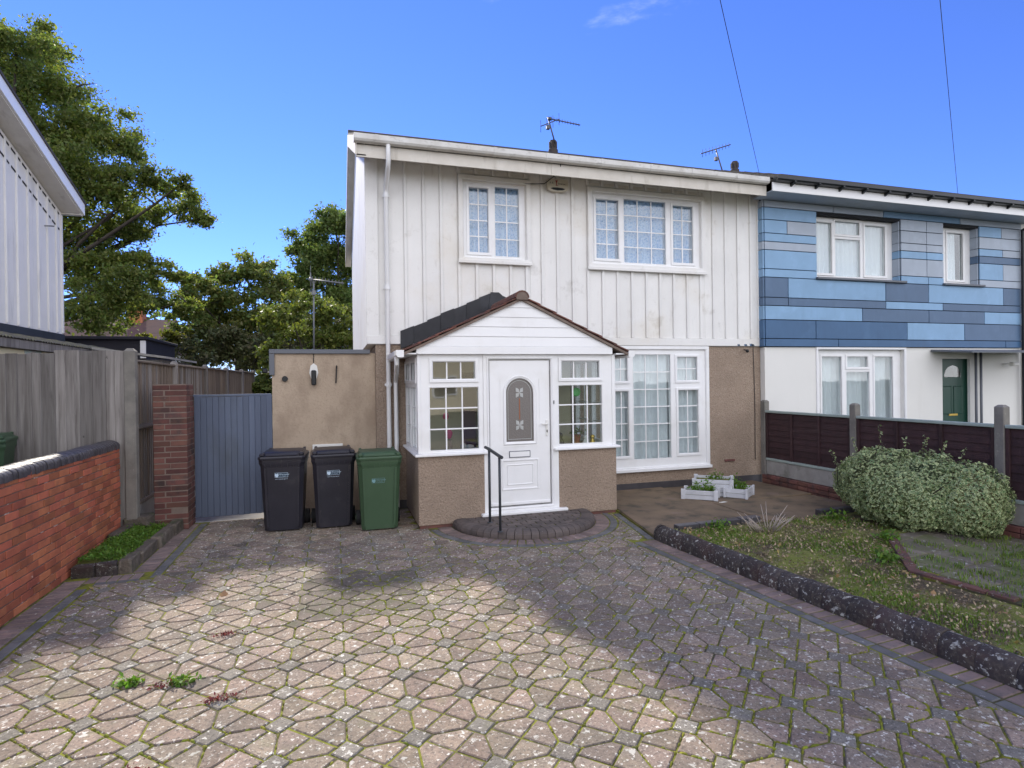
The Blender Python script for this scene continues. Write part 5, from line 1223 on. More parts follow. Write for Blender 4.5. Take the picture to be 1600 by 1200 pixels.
# ================================================================== RIGHT FENCE
rf = thing('low_panel_fence','low dark brown panelled fence with pale green rails between the two front gardens','fence',(7.6,6,0))
py = [8.93, 6.98, 4.93, 2.88, .83]; FX = 7.60
plab = ['concrete post of the low brown fence against the house wall', 'middle concrete post of the low brown fence above the bush', 'stout concrete post of the low brown fence at the far side of the bush', 'concrete post of the low brown fence nearest the street', 'concrete post of the low brown fence at the pavement']
for i, y_ in enumerate(py):
    t = thing('fence_post', plab[i], 'post', (FX,y_,0), 'concrete posts of the low brown fence'); post(FX-.055,FX+.055,y_-.055,y_+.055,-.05,1.555 if i != 2 else 1.60,t,tip=.02)
for i in range(4):
    y0, y1 = py[i+1]+.058, py[i]-.058
    nb_ = 8
    for k in range(nb_):
        z0 = .50+(1.325-.50)/nb_*k; z1 = z0+(1.325-.50)/nb_+.012
        mb = MB(); mb.prism([(FX-.018,z0),(FX-.006,z0+.0),(FX+.004,z1),(FX-.004,z1)], y0, y1, 'y'); mb.v = [(p[0]+rp.gauss(0,.0012),p[1],p[2]) for p in mb.v]; mb.build('board','fence_brown',rf)
    for f in (.0,.333,.667,1.0):
        yc = y0+.022+(y1-y0-.044)*f; mb = MB(); mb.cham(FX-.042,FX-.012,yc-.022,yc+.022,.50,1.325,.004); mb.build('batten','fence_brown',rf)
    mb = MB(); mb.cham(FX-.05,FX+.03,y0,y1,1.326,1.366,.006); mb.build('top_rail','trim_sage',rf)
    mb = MB(); mb.cham(FX-.045,FX+.025,y0,y1,.455,.497,.006); mb.build('bottom_rail','trim_sage',rf)
    mb = MB(); mb.cham(FX-.028,FX+.022,y0,y1,.20,.452,.006); mb.build('gravel_board','concrete_pale',rf)
    for c in range(3):
        n = 9
        for k in range(n):
            a = y0-.05+(y1-y0+.1)*k/n; b = y0-.05+(y1-y0+.1)*(k+1)/n; mb = MB(); mb.cham(FX-.09,FX+.06,a+.005,b-.005,-.02+c*.074,.046+c*.074,.006); mb.build('plinth_brick','dark_brick',rf)

# ================================================================== BLUE HOUSE
bh = thing('blue_clad_house','neighbouring house clad in blue panels above white render','house',(11,9.1,0))
BX0, BX1, BY = 7.752, 14.62, 9.05
BW1 = (8.966,11.106,3.905,5.135); BW2 = (12.285,13.327,3.91,5.135); BG = (9.0,11.2,.95,2.50); BD = (12.27,13.07,.10,2.32)
mb = MB(); mb.wall(BX0,BX1,2.56,5.45,BY+.03,BY+.30,[BW1,BW2]); mb.build('upper_wall','dark_gap',bh)
mb = MB(); mb.wall(BX0+.002,BX1,-.05,2.545,BY+.045,BY+.30,[BG,BD]); mb.build('ground_floor_wall','smooth_render',bh)
mb = MB(); mb.box(BX0,BX0+.15,BY+.302,16.2,0,5.44); mb.box(BX1-.2,BX1,BY+.302,16.2,0,5.44); mb.box(BX0+.16,BX1-.21,16.0,16.2,0,5.44); mb.box(BX0+.16,BX1-.21,BY+.31,15.9,2.57,2.7); mb.build('side_wall','room_wall',bh)
mb = MB(); mb.box(BX0+.16,BX1-.21,BY+2.8,BY+2.9,.01,2.56); mb.box(BX0+.16,BX1-.21,BY+2.8,BY+2.9,2.71,5.43); mb.box(BX0+.16,BX1-.21,BY+.31,15.9,5.40,5.43); mb.build('inner_wall','inner_dark',bh)
zr = [5.310,5.176,4.944,4.692,4.533,4.377,4.02,3.862,3.482,3.327,3.062,2.705,2.552]
rows = [
 [(7.711,9.376,'pale'),(9.376,10.65,'pale'),(10.65,12.77,'mid'),(12.77,BX1,'pale')],
 [(7.711,8.966,'light'),(11.106,11.81,'pale'),(11.81,12.285,'pale'),(13.327,14.0,'light'),(14.0,BX1,'pale')],
 [(7.711,8.266,'light'),(8.266,8.966,'pale'),(11.106,11.81,'pale'),(11.81,12.285,'pale'),(13.327,BX1,'pale')],
 [(7.711,8.966,'light'),(11.106,11.81,'pale'),(11.81,12.285,'pale'),(13.327,14.03,'light'),(14.03,BX1,'pale')],
 [(7.711,8.966,'pale'),(11.106,11.81,'light'),(11.81,12.285,'light'),(13.327,BX1,'dark')],
 [(7.711,8.966,'light'),(11.106,11.81,'pale'),(11.81,12.285,'pale'),(13.327,14.04,'light'),(14.04,BX1,'pale')],
 [(7.711,8.966,'light'),(11.106,11.853,'light'),(11.853,12.285,'light'),(13.327,BX1,'pale')],
 [(7.711,8.276,'dark'),(8.276,10.688,'light'),(10.688,11.853,'dark'),(11.853,14.041,'light'),(14.041,BX1,'dark')],
 [(7.711,8.276,'dark'),(8.276,10.69,'dark'),(10.69,12.25,'light'),(12.25,BX1,'dark')],
 [(7.711,10.079,'light'),(10.079,11.853,'dark'),(11.853,13.461,'dark'),(13.461,BX1,'light')],
 [(7.711,8.923,'navy'),(8.923,11.257,'navy'),(11.257,12.864,'light'),(12.864,BX1,'dark')],
 [(7.711,9.47,'navy'),(9.47,14.097,'navy'),(14.097,BX1,'navy')]]
rev_r = ['pale','light','pale','light','pale','light','pale']
for k, rw in enumerate(rows):
    for (a,b,cn) in rw:
        mb = MB(); mb.cham(a+.008+(.03 if a < 7.75 else 0),b-.008,BY+rp.uniform(-.001,.001),BY+.028,zr[k+1]+.007,zr[k]-.007,.002); mb.build('panel','panel_'+cn,bh)
    mb = MB(); cn = rw[0][2] if k not in (3,5) else ('light' if k == 5 else 'mid'); mb.cham(7.706,7.738,BY+.012,BY+.148,zr[k+1]+.006,zr[k]-.006,.002); mb.build('return_panel','panel_'+cn,bh)
for (x_, hi, lo) in ((BW1[1],5.135,3.905),(BW2[1],5.135,3.91)):
    for k in range(1,7):
        a, b = max(zr[k+1],lo), min(zr[k],hi)
        if b-a > .03: mb = MB(); mb.cham(x_-.028,x_-.002,BY+.03,BY+.20,a+.005,b-.005,.002); mb.build('reveal_panel','panel_'+rows[k][-1 if x_ > 12 else 1][2],bh)
for (a,b,z) in ((8.93,11.20,3.862),(12.24,13.42,3.862)): mb = MB(); mb.cham(a,b,BY-.06,BY+.20,z-.0,z+.042,.006); mb.build('window_sill','sill_grey',bh)
w = window(bh,'window',BW1[0]+.002,BW1[1]-.03,3.906,5.133,BY+.18,[(9.03,9.50,4.03,5.03,1,1,True),(9.60,10.21,4.83,5.08,1,1,True),(9.60,10.23,3.98,4.73,1,1,False),(10.36,10.88,4.03,5.04,1,1,True)])
curtain(w,9.0,11.05,3.92,5.12,BY+.27,'voile',17,.02,seed=5); 
w = window(bh,'window',BW2[0]+.002,BW2[1]-.03,3.911,5.133,BY+.18,[(12.33,12.46,4.72,5.02,1,1,True),(12.33,12.47,3.98,4.62,1,1,False),(12.63,13.08,4.03,5.03,1,1,True)])
curtain(w,12.30,12.95,3.92,5.12,BY+.27,'voile',6,.02,seed=6)
s_ = MB(); s_.ring(BG[0],BG[1],BG[2],BG[3],.05,BY+.02,BY+.05,.012); s_.build('window_trim','paint_white',bh)
w = window(bh,'window',BG[0]+.002,BG[1]-.002,.952,2.498,BY+.12,[(9.17,9.65,1.05,2.36,1,1,True),(9.80,10.32,2.16,2.36,1,1,True),(9.78,10.37,1.02,2.06,1,1,False),(10.51,10.98,1.05,2.36,1,1,True)])
curtain(w,9.02,11.18,.97,2.48,BY+.27,'voile',14,.025,seed=9)
dm = MB(); dm.wall(BD[0]+.01,BD[1]-.01,.10,2.31,BY+.13,BY+.17,[]); nd = dm.build('green_front_door','green_door',bh)
mb = MB()
for (a,b,c,d) in ((12.40,12.62,1.15,1.72),(12.72,12.94,1.15,1.72),(12.40,12.62,.35,.95),(12.72,12.94,.35,.95)): mb.ring(a,b,c,d,.02,BY+.118,BY+.131,.012)
mb.build('moulded_panel','green_door',nd)
fan = [(12.42,1.93),(12.92,1.93)]+[(12.67+.25*math.cos(math.pi*k/10),1.94+.24*math.sin(math.pi*k/10)) for k in range(11)]
mb = MB(); mb.prism(fan,BY+.118,BY+.129,'y'); mb.build('fanlight','glass',nd); mb = MB(); mb.prism(fan,BY+.1295,BY+.1305,'y'); mb.build('fanlight_back','inner_dark',nd)
mb = MB(); mb.cham(12.55,12.80,BY+.115,BY+.131,1.10,1.145,.004); mb.build('letterbox','brass',nd)
mb = MB(); mb.wall(BD[0],BD[1],.10,2.318,BY+.10,BY+.19,[(BD[0]+.012,BD[1]-.012,.1,2.31)]); mb.build('door_frame','green_door',bh)
mb = MB(); mb.prism([(8.25,2.405),(8.25,2.43),(9.08,2.51),(9.08,2.47)],11.93,14.55,'x'); mb.build('canopy','sill_grey',bh)
for x_ in (13.11,13.26): mb = MB(); mb.tube([(x_,9.0,0),(x_,9.0,2.47)],.025,8); mb.build('canopy_post','sill_grey',bh,True)
mb = MB(); mb.tube([(14.0,9.06,2.20),(14.08,8.95,2.20)],.014,6); mb.cham(14.05,14.22,8.86,8.97,2.15,2.24,.02); mb.build('wall_light','white_thing',bh)
mb = MB(); mb.box(7.53,BX1+.1,8.575,BY+.04,5.312,5.33); mb.build('soffit','panel_pale',bh)
mb = MB(); mb.cham(7.505,BX1+.1,8.55,8.573,5.30,5.455,.003); mb.build('fascia','paint_white',bh)
mb = MB(); mb.prism([(8.55+p[0], 5.462+p[1]*.85) for p in gp], 7.52, BX1+.1, 'x'); mb.build('gutter','dark_gutter',bh,30)
for k in range(13): x_ = 7.9+.55*k; mb = MB(); mb.prism([(8.43,5.475),(8.43,5.455),(8.548,5.40),(8.548,5.475)],x_-.02,x_+.02,'x'); mb.build('gutter_bracket','dark_gutter',bh)
roof(bh, 7.625, BX1+.12, 'roof_tile', yf=8.50, ze=5.565)
mb = MB(); mb.tube([(14.60,8.49,5.46),(14.60,8.49,5.36),(14.58,BY-.05,5.15),(14.57,BY-.05,.0)],.036,8); mb.build('downpipe','dark_gutter',bh,40)

# third dwelling of the row continues out of frame
td = thing('end_house','plain white rendered house wall at the far right beyond the dark downpipe','house',(18,9.1,0))
mb = MB(); mb.box(14.73,21.5,9.12,16.2,0,5.45); mb.build('wall','smooth_render',td); roof(td,14.745,21.7,'roof_tile',yf=8.50,ze=5.565)

# ================================================================== LEFT HOUSE
lh = thing('left_gabled_house','grey-white ribbed gable end of the house behind the grey fence','house',(-5.5,8,0))
LX, LY1 = -4.75, 12.55; LR = 8.55; ZRt = 6.86; sl2 = (6.36-5.36)/(12.65-9.80)
zt = lambda y: 5.36+sl2*(12.65-y) if y > LR else 5.36+sl2*(12.65-(2*LR-y))
mb = MB(); mb.prism([(4.6,2.93),(LY1,2.93),(LY1,zt(LY1)-.24),(LR,zt(LR)-.24),(4.6,zt(4.6)-.24)], LX-.2, LX, 'x'); mb.build('gable_wall','clad_grey',lh)
mb = MB(); mb.box(LX-6,LX-.02,4.62,LY1-.01,-.05,2.929); mb.build('ground_floor_wall','roughcast',lh)
mb = MB(); mb.box(LX-6,LX-.201,LY1-.2,LY1-.002,2.93,5.2); mb.build('rear_wall','clad_grey',lh)
y_ = LY1-.03; k = 0
while y_ > 5:
    w_ = .05 if k < 2 else .04
    if y_ > LY1-.5 and k == 1: pass
    mb = MB(); mb.cham(LX-.005,LX+.024,y_-w_/2,y_+w_/2,2.95,zt(y_)-.30,.005); mb.build('rib','clad_grey',lh); y_ -= (.20 if k == 0 else .335); k += 1
mb = MB()
n = 10
for k in range(12):
    a = LY1-.05-.34*k; b = a-.27; za = 5.02+sl2*(12.55-a)*1.0; zb = 5.02+sl2*(12.55-b)
    mb.add([(LX+.028,a,za-.05),(LX+.028,b,zb-.05),(LX+.028,b,zb-.01),(LX+.028,a,za-.01)],[(0,1,2,3)])
mb = MB()
for k in range(14):
    a = LY1-.10-.335*k; b = a-.22; z0_ = zt(a)-.62
    for q in (-.62,-.34): mb.add([(LX+e_,yy_,zt(yy_)+q+h_) for e_ in (.001,.008) for yy_,h_ in ((b-.05,0),(a,0),(a,.03),(b-.05,.03))],[(4,5,6,7),(0,1,5,4),(2,3,7,6),(0,4,7,3),(1,2,6,5)])
mb.build('vent_slot','dark_gap',lh)
RX = LX+.32
mb = MB(); mb.prism([(12.66,zt(12.66)-.20),(12.66,zt(12.66)),(LR,zt(LR)),(4.3,zt(4.3)),(4.3,zt(4.3)-.20),(LR,zt(LR)-.20)], RX-.018, RX+.012, 'x'); mb.build('barge_board','paint_white',lh)
mb = MB(); mb.prism([(12.64,zt(12.66)-.20),(LR,zt(LR)-.20),(4.3,zt(4.3)-.20),(4.3,zt(4.3)-.22),(LR,zt(LR)-.225),(12.64,zt(12.66)-.22)], LX-.15, RX-.019, 'x'); mb.build('verge_soffit','eave_white',lh)
mb = MB(); mb.cham(LX-6,RX-.02,12.60,12.66,zt(12.66)-.22,zt(12.66)-.01,.005); mb.build('fascia','paint_white',lh)
mb = MB(); mb.box(LX-6,RX-.02,12.545,12.60,zt(12.66)-.22,zt(12.66)-.20); mb.build('soffit','eave_white',lh)
mb = MB(); mb.prism([(12.72,zt(12.72)),(12.72,zt(12.72)+.04),(LR,zt(LR)+.045),(4.2,zt(4.2)+.04),(4.2,zt(4.2)),(LR,zt(LR)+.001)], LX-6, RX+.03, 'x'); mb.build('roof','roof_tile',lh)
mb = MB(); mb.cham(LX-.0,LX+.03,4.7,LY1,2.80,2.93,.005); mb.build('flashing','lead',lh)
mb = MB(); mb.tube([(LX-.02,11.9,4.75),(LX+.14,11.9,4.75)],.012,6); mb.build('overflow_pipe','pole_metal',lh)
# lean-to against it
lt = thing('lean_to_shed','timber lean-to with mossy corrugated roof against the left house','shed',(-4.4,9.6,0))
mb = MB(); ny_ = 150; y0_, y1_ = 8.2, 14.3; vs = []; fs = []
for i in range(ny_+1):
    y_ = y0_+(y1_-y0_)*i/ny_; z_ = .014*math.sin(y_*2*math.pi/.076)
    vs += [(-4.10,y_,2.645+z_),(-4.74,y_,2.80+z_),(-4.10,y_,2.637+z_),(-4.74,y_,2.792+z_)]
for i in range(ny_): a = i*4; b = a+4; fs += [(a,b,b+1,a+1),(a+2,a+3,b+3,b+2),(a,a+2,b+2,b)]
mb.add(vs, fs); mb.build('corrugated_roof','corrugated',lt)
mb = MB(); mb.cham(-4.155,-4.12,8.2,14.3,2.50,2.625,.006); mb.build('fascia','old_wood',lt)
yy = [8.3,9.02,9.85,10.35,10.75,11.3,12.2,13.2,14.2]; mm = ['cream_wall','cream_wall','poster','cream_wall','cream_wall','cream_wall','cream_wall','cream_wall']
for k in range(8): mb = MB(); mb.cham(-4.22,-4.19,yy[k]+.006,yy[k+1]-.006,.0,2.50,.004); mb.build('wall_panel',mm[k],lt)
mb = MB(); mb.box(-4.70,-4.225,8.3,14.2,0,2.50); mb.build('core','inner_dark',lt)
bs = thing('black_flat_shed','black flat-roofed outbuilding between the left house and the trees','shed',(-5.5,15,0))
mb = MB(); mb.box(-7.2,-4.10,15.0,17.5,0,3.02); mb.build('wall','black_felt',bs); mb = MB(); mb.cham(-7.3,-4.04,14.92,17.6,3.02,3.09,.01); mb.build('roof','black_felt',bs)
mb = MB(); mb.cham(-4.20,-4.09,14.96,14.998,2.60,3.0,.005); mb.build('corner_board','clad_grey',bs)
# low roof behind the grey fence
lr = thing('grey_lean_to_roof','low grey felt roof behind the fence post','shed',(-3.3,12.5,0))
mb = MB(); mb.box(-4.0,-3.0,11.9,14.2,0,2.44); mb.build('wall','old_wood',lr); mb = MB(); mb.prism([(-4.05,2.62),(-2.92,2.46),(-2.92,2.50),(-4.05,2.66)],11.8,14.3,'y'); mb.build('roof','concrete_pale',lr)
# houses far behind
fh = thing('far_brown_roofed_house','distant house with dark brown roof and chimney behind the oak','house',(-14,46,0))
mb = MB(); mb.box(-19,-11.5,45,52,0,4.6); mb.build('wall','smooth_render',fh)
mb = MB(); mb.prism([(44.6,4.5),(48.5,6.9),(52.4,4.5),(52.4,4.35),(44.6,4.35)],-19.4,-11.2,'x'); r_ = mb.build('roof','far_roof',fh)
mb = MB(); mb.box(-14.2,-13.3,48.0,49.0,6.3,7.8); mb.build('chimney','red_brick',r_)
for k in range(3): mb = MB(); mb.box(-18+2.2*k,-16.9+2.2*k,44.95,44.99,1.5,2.8); wo = mb.build('window','upvc',fh); mb = MB(); mb.box(-17.9+2.2*k,-17.0+2.2*k,44.93,44.949,1.6,2.7); mb.build('pane','glass',wo)

# ================================================================== OPPOSITE HOUSE (seen only in the window reflections)
oh = thing('opposite_house','cream rendered house across the street mirrored in the windows','house',(4,-22,0))
mb = MB(); mb.box(-2,12,-30,-22,0,5.2); mb.build('wall','opp_cream',oh)
mb = MB(); mb.prism([(-30.4,5.1),(-26,8.2),(-21.6,5.1)],-2.4,12.4,'x'); mb.build('roof','far_roof',oh)
for k in range(4):
    for z_ in (1.0,3.4): mb = MB(); mb.box(-1+3.5*k,.6+3.5*k,-21.99,-21.93,z_,z_+1.3); wo = mb.build('window','upvc',oh); mb = MB(); mb.box(-.9+3.5*k,.5+3.5*k,-21.925,-21.91,z_+.1,z_+1.2); mb.build('pane','inner_dark',wo)

# ================================================================== WIRES
def wire(label, a, b, sag, r=.011):
    a, b = Vector(a), Vector(b); mb = MB(); pts = []
    for k in range(25): t = k/24; p = a.lerp(b,t); p.z -= sag*4*t*(1-t); pts.append(p)
    mb.tube(pts, r, 5); tag(mb.build('overhead_wire','cable',smooth=True),label,'wire','overhead wires')
wire('overhead wire landing on the eaves where white and blue house meet',(7.27,8.60,5.56),(-13.73,-13.0,6.94),.0,.004)
wire('overhead wire landing on the blue house roof',(12.08,8.60,5.60),(-13.7,-9.0,7.63),.0,.004)

# ================================================================== TREES
OAK = [(-7.84,18.08,10.83,.91),(-8.66,21.92,12.74,.77),(-8.7,21.54,11.23,1.29),(-7.8,21.15,11.17,.63),(-8.89,20.77,9.13,1.52),(-7.45,20.38,9.41,1.05),(-6.42,20.0,9.56,.85),(-5.82,19.62,8.9,.6),(-6.9,19.23,7.66,1.26),(-5.68,18.85,7.63,.81),(-4.82,18.46,7.67,.57),(-4.06,18.08,7.52,.39),(-4.71,21.92,8.03,.69),(-4.19,21.54,7.53,.43),(-5.41,21.15,7.49,.58),(-6.45,20.77,7.11,.95),(-7.49,20.38,6.46,1.05),(-6.72,20.0,5.46,.95),(-5.7,19.62,5.72,.68),(-4.86,19.23,5.31,.52),(-4.27,18.85,5.17,.3),(-5.45,18.46,4.7,.8),(-6.24,18.08,4.1,.77),(-5.55,21.92,4.99,.68),(-4.71,21.54,4.68,.42),(-6.26,21.15,4.29,.77),(-9.96,20.77,10.51,1.68),(-9.67,20.38,7.06,1.65)]
MID = [(-5.29,25.8,5.74,.87),(-4.76,28.2,6.77,.79),(-3.43,27.96,6.98,.96),(-2.49,27.72,6.41,1.02),(-4.53,27.48,5.34,1.16),(-3.24,27.24,5.2,1.16),(-5.2,27.0,4.46,1.02),(-5.97,26.76,4.68,.79),(-2.15,26.52,4.86,1.04)]
TALL = [(-.01,28.8,9.56,1.0),(-1.02,31.2,9.41,1.17),(.61,30.96,9.84,1.31),(-1.7,30.72,8.68,.7),(-.65,30.48,8.04,1.34),(.88,30.24,7.75,1.29),(-1.25,30.0,6.99,1.19),(.24,29.76,6.37,1.19),(1.78,29.52,8.28,1.43),(2.1,29.28,10.14,.95)]
LIGHT = [(-1.6,20.5,2.0,.75),(-1.0,20.8,1.7,.7),(-2.25,21,2.1,.7),(-1.9,20.2,1.2,.6),(-1.31,19.8,4.54,.61),(-.5,22.2,4.76,.74),(.39,21.96,4.41,.84),(-1.97,21.72,4.11,.62),(-.92,21.48,3.66,.8),(.36,21.24,3.42,.81),(-1.92,21.0,3.18,.6),(1.43,20.76,3.73,.89)]
YEL = [(-5.73,21.8,3.21,.55),(-5.89,24.2,3.82,.47),(-6.6,23.96,3.68,.42)]
DARK = [(.5,33,4.2,1.6),(2.2,33,4.2,1.7),(-1.2,33.5,4.3,1.6),(-3,33,4.4,1.6),(.8,33,6,1.4),(-5,33,4.2,1.5),(-1.8,33,5.6,1.3),(-1.9,24.6,2.3,.95),(-2.6,24.0,1.7,.9),(-.9,24.2,2.0,.85),(-3.4,24.0,1.5,.9),(-4.6,24.2,1.6,.9),(-1.3,22.8,1.4,.8),(-2.1,23.4,1.2,.8),(-5.02,23.8,2.98,.85),(-4.35,26.2,3.21,1.05),(-3.11,25.96,3.07,.9),(-4.26,25.72,3.96,.93),(-5.59,25.48,3.68,.7),(-2.78,25.24,3.81,.77),(-1.2,25.5,2.9,.9),(.4,25.2,2.9,.9)]
tree('oak_tree','tall spreading oak tree towering behind the left house',(-9.6,20.6,0),OAK,135000,.105,'leaf_oak',1,.42,(-9.3,20.6,4.6),tufts=19,tr=.40)
tree('autumn_tree','brownish-green tree in the middle distance right of the oak',(-3.9,27.3,0),MID,30000,.165,'leaf_mid',2,.3,(-3.9,27.3,3.6))
tree('sycamore_tree','tall dense green tree behind the white house corner',(.3,30.2,0),TALL,38000,.165,'leaf_tall',3,.35,(.3,30.2,5.2))
tree('light_green_shrub','light green leafy shrub behind the annexe roof',(-.5,21.3,0),LIGHT,26000,.135,'leaf_light',4,.12,(-.5,21.3,1.8))
tree('yellow_green_shrub','sunlit yellow-green shrub behind the black shed',(-6.0,23.2,0),YEL,6000,.15,'leaf_yellow',5,.08,(-6,23.2,1.6))
tree('dark_hedge_shrub','dark mixed shrub row at the end of the side fence',(-3.6,25.6,0),DARK,42000,.17,'leaf_dark',6,.12,(-3.6,25.6,1.2))

rg = np.random.default_rng(77); FW = [(x+rg.uniform(-2,2), 62+rg.uniform(-4,6), rg.uniform(1.5,7.5), rg.uniform(2.2,3.6)) for x in np.arange(-62,80,1.7)]
tag(put('distant_trees', crown_mesh('distant_trees', FW, 30000, .62, 'leaf_dark', 7, 14, .45)), 'dark band of distant trees along the horizon', 'trees', kind='stuff')

# ------------------------------------------------------------------ variegated bush
vb = thing('variegated_bush','rounded variegated cream-and-green bush in front of the low brown fence','bush',(7.0,5.6,.05))
rg = np.random.default_rng(21)
C_ = [(7.02,5.95,.52,.50,.62,.50),(7.08,5.42,.50,.46,.58,.49),(6.90,5.6,.42,.50,.72,.40),(7.12,6.35,.46,.36,.44,.40),(7.13,5.00,.48,.42,.42,.45)]
P = []; Nn = []
for (x,y,z,a,b,c) in C_:
    n = 9500; d = rg.normal(size=(n,3)); d /= np.linalg.norm(d,axis=1)[:,None]
    lump = 1+.05*np.sin(d[:,0]*4+y*7)*np.sin(d[:,1]*5+x)+.08*np.sin(d[:,0]*9+x*5)*np.sin(d[:,2]*8+y*3)+.05*np.sin(d[:,1]*15)
    rr = lump*(1-np.abs(rg.normal(0,.085,n)))*(.97+.03*rg.random(n))
    P.append(np.array([x,y,z])+d*np.array([a,b,c])*rr[:,None]); Nn.append(d)
P = np.concatenate(P); Nn = np.concatenate(Nn)
ok = np.ones(len(P), bool)
for (x,y,z,a,b,c) in C_:
    q = (P-np.array([x,y,z]))/np.array([a,b,c]); ok &= (np.linalg.norm(q,axis=1) > .80)
ok &= P[:,2] > .06; P = P[ok]; Nn = Nn[ok]; ok = P[:,0] < 7.555; P = P[ok]; Nn = Nn[ok]
# sprigs on top
for (x,y,z,L,lean) in ((6.95,5.95,.98,.30,-.1),(7.15,5.55,.98,.20,.05),(7.2,5.35,.96,.16,.1),(6.85,6.25,.90,.20,-.2),(7.1,5.75,1.0,.15,0),(6.7,6.45,.75,.16,-.3),(7.3,5.2,.92,.14,.2)):
    n = 15; t = np.linspace(0,1,n); P = np.concatenate([P, np.stack([x+lean*.3*t*L/.3+rg.normal(0,.016,n), y-lean*t*L*1.4+rg.normal(0,.016,n), z+t*L*1.1],1)]); Nn = np.concatenate([Nn, rg.normal(size=(n,3))])
n = len(P); nr = Nn+rg.normal(size=(n,3))*.55; nr[:,2] += .25; nr /= np.linalg.norm(nr,axis=1)[:,None]
a = np.cross(nr, rg.normal(size=(n,3))); a /= np.linalg.norm(a,axis=1)[:,None]; b = np.cross(nr,a); s_ = (.033*rg.uniform(.6,1.35,n))[:,None]
# leaf as a hexagon of six points round a centre line: two quads each side share the green middle
V = np.stack([P-a*s_*.55, P+b*s_*.30-a*s_*.1+nr*s_*.08, P+a*s_*.55, P-b*s_*.30-a*s_*.1+nr*s_*.08, P+nr*s_*(-.02)],1).reshape(-1,3)
base = np.arange(n)[:,None]*5
F = np.concatenate([base+np.array([[0,1,4]]), base+np.array([[1,2,4]]), base+np.array([[2,3,4]]), base+np.array([[3,0,4]])],0)
uv = np.tile(np.array([[1,0],[1,1],[0,.5]]),(len(F),1))
put('foliage', arr_mesh('foliage',V,F,'leaf_variegated',uv), vb)
mb = MB(); rr_ = random.Random(4)
for k in range(26):
    x,y = 7.05+rr_.uniform(-.12,.12), 5.6+rr_.uniform(-.5,.5); tx,ty = 7.0+rr_.uniform(-.4,.4), 5.6+rr_.uniform(-.75,.75)
    mb.tube([(x,y,.03),((x+tx)/2,(y+ty)/2,.35),(tx,ty,rr_.uniform(.5,.8))],[.014,.010,.005],5,cap=False)
for (x,y,z,L,lean) in ((6.95,5.95,.98,.30,-.1),(7.15,5.55,.98,.20,.05),(7.2,5.35,.96,.16,.1),(6.85,6.25,.90,.20,-.2),(7.1,5.75,1.0,.15,0),(6.7,6.45,.75,.16,-.3),(7.3,5.2,.92,.14,.2)):
    mb.tube([(x,y,z-.3),(x,y,z),(x+lean*L,y-lean*L*1.4,z+L*1.1)],[.005,.004,.002],4)
mb.build('stems','bark',vb,True)
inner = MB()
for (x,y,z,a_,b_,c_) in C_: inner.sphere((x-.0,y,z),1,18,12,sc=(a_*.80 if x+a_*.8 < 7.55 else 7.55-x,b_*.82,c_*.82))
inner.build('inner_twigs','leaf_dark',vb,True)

# ------------------------------------------------------------------ bed cover: litter, moss, grass, twigs
def in_bed(rg, n, x0=3.95, x1=7.5, y0=1.6, y1=6.38):
    x = rg.uniform(x0,x1,n*2); y = rg.uniform(y0,y1,n*2); kx = 3.72+.21+(6.3-y)*.0842+.03; ok = x > kx
    # stay off the path
    d = (x-5.24)*(5.36-4.24)-(y-4.24)*(6.25-5.24); ok &= ~((d > .0) & (x > 5.2+.05*(4.2-y)) )
    ok &= ~((x > 6.3) & (y < 6.4) & (y > 4.7) & (x > 6.6))
    return np.stack([x[ok],y[ok]],1)[:n]
rg = np.random.default_rng(31)
p2 = in_bed(rg, 6000); P = np.column_stack([p2, .062+rg.uniform(0,.022,len(p2))]); V,F = leaf_quads(P,.030,rg,1.2,.6,.3); tag(put('bark_chips',arr_mesh('bark_chips',V,F,'chip')),'pale bark chips and dead leaf bits scattered over the bed','bark chips',kind='stuff')
p2 = in_bed(rg, 130); P = np.column_stack([p2, .072+rg.uniform(0,.02,len(p2))]); V,F = leaf_quads(P,.045,rg,1.5,.7,.3); tag(put('fallen_leaves',arr_mesh('fallen_leaves',V,F,'leaf_dead')),'yellow-brown fallen leaves lying over the bed','fallen leaves',kind='stuff')
def blades(centres, per, spread, h, rg, w=.006):
    c = np.repeat(centres, per, 0); n = len(c); P = c+np.column_stack([rg.normal(0,spread,(n,2)), np.zeros(n)])
    an = rg.uniform(0,6.283,n); d = np.column_stack([np.cos(an),np.sin(an),np.zeros(n)]); s = np.column_stack([-np.sin(an),np.cos(an),np.zeros(n)])*w
    hh = (h*rg.uniform(.4,1.2,n))[:,None]; le = rg.uniform(.1,.7,n)[:,None]
    top = P+np.array([0,0,1])*hh+d*hh*le
    mid = P+np.array([0,0,1])*hh*.6+d*hh*le*.35
    V = np.stack([P-s,P+s,mid+s*.8,mid-s*.8,top+s*.1,top-s*.1],1).reshape(-1,3); b_ = np.arange(n)[:,None]*6
    F = np.concatenate([b_+np.array([[0,1,2,3]]),b_+np.array([[3,2,4,5]])],0); return V,F
p2 = in_bed(rg, 2300); mk = (np.sin(p2[:,0]*3.1+1)*np.sin(p2[:,1]*2.3)+rg.normal(0,.5,len(p2))) > .1
cs = np.column_stack([p2[mk], np.full(mk.sum(),.05)])
V,F = blades(cs, 12, .05, .034, rg, .0045); tag(put('bed_grass',arr_mesh('bed_grass',V,F,'grass_blade')),'short green grass and moss tufts growing through the bed','grass',kind='stuff')
px_ = np.column_stack([rg.uniform(5.45,7.4,260), rg.uniform(1.8,4.9,260)]); px_ = px_[(px_[:,0]-5.3) > (px_[:,1]-4.2)*.95]
px_[:,0] = np.where(rg.random(len(px_)) < .6, 5.0+np.round((px_[:,0]-5.0)/.42)*.42+rg.normal(0,.02,len(px_)), px_[:,0])
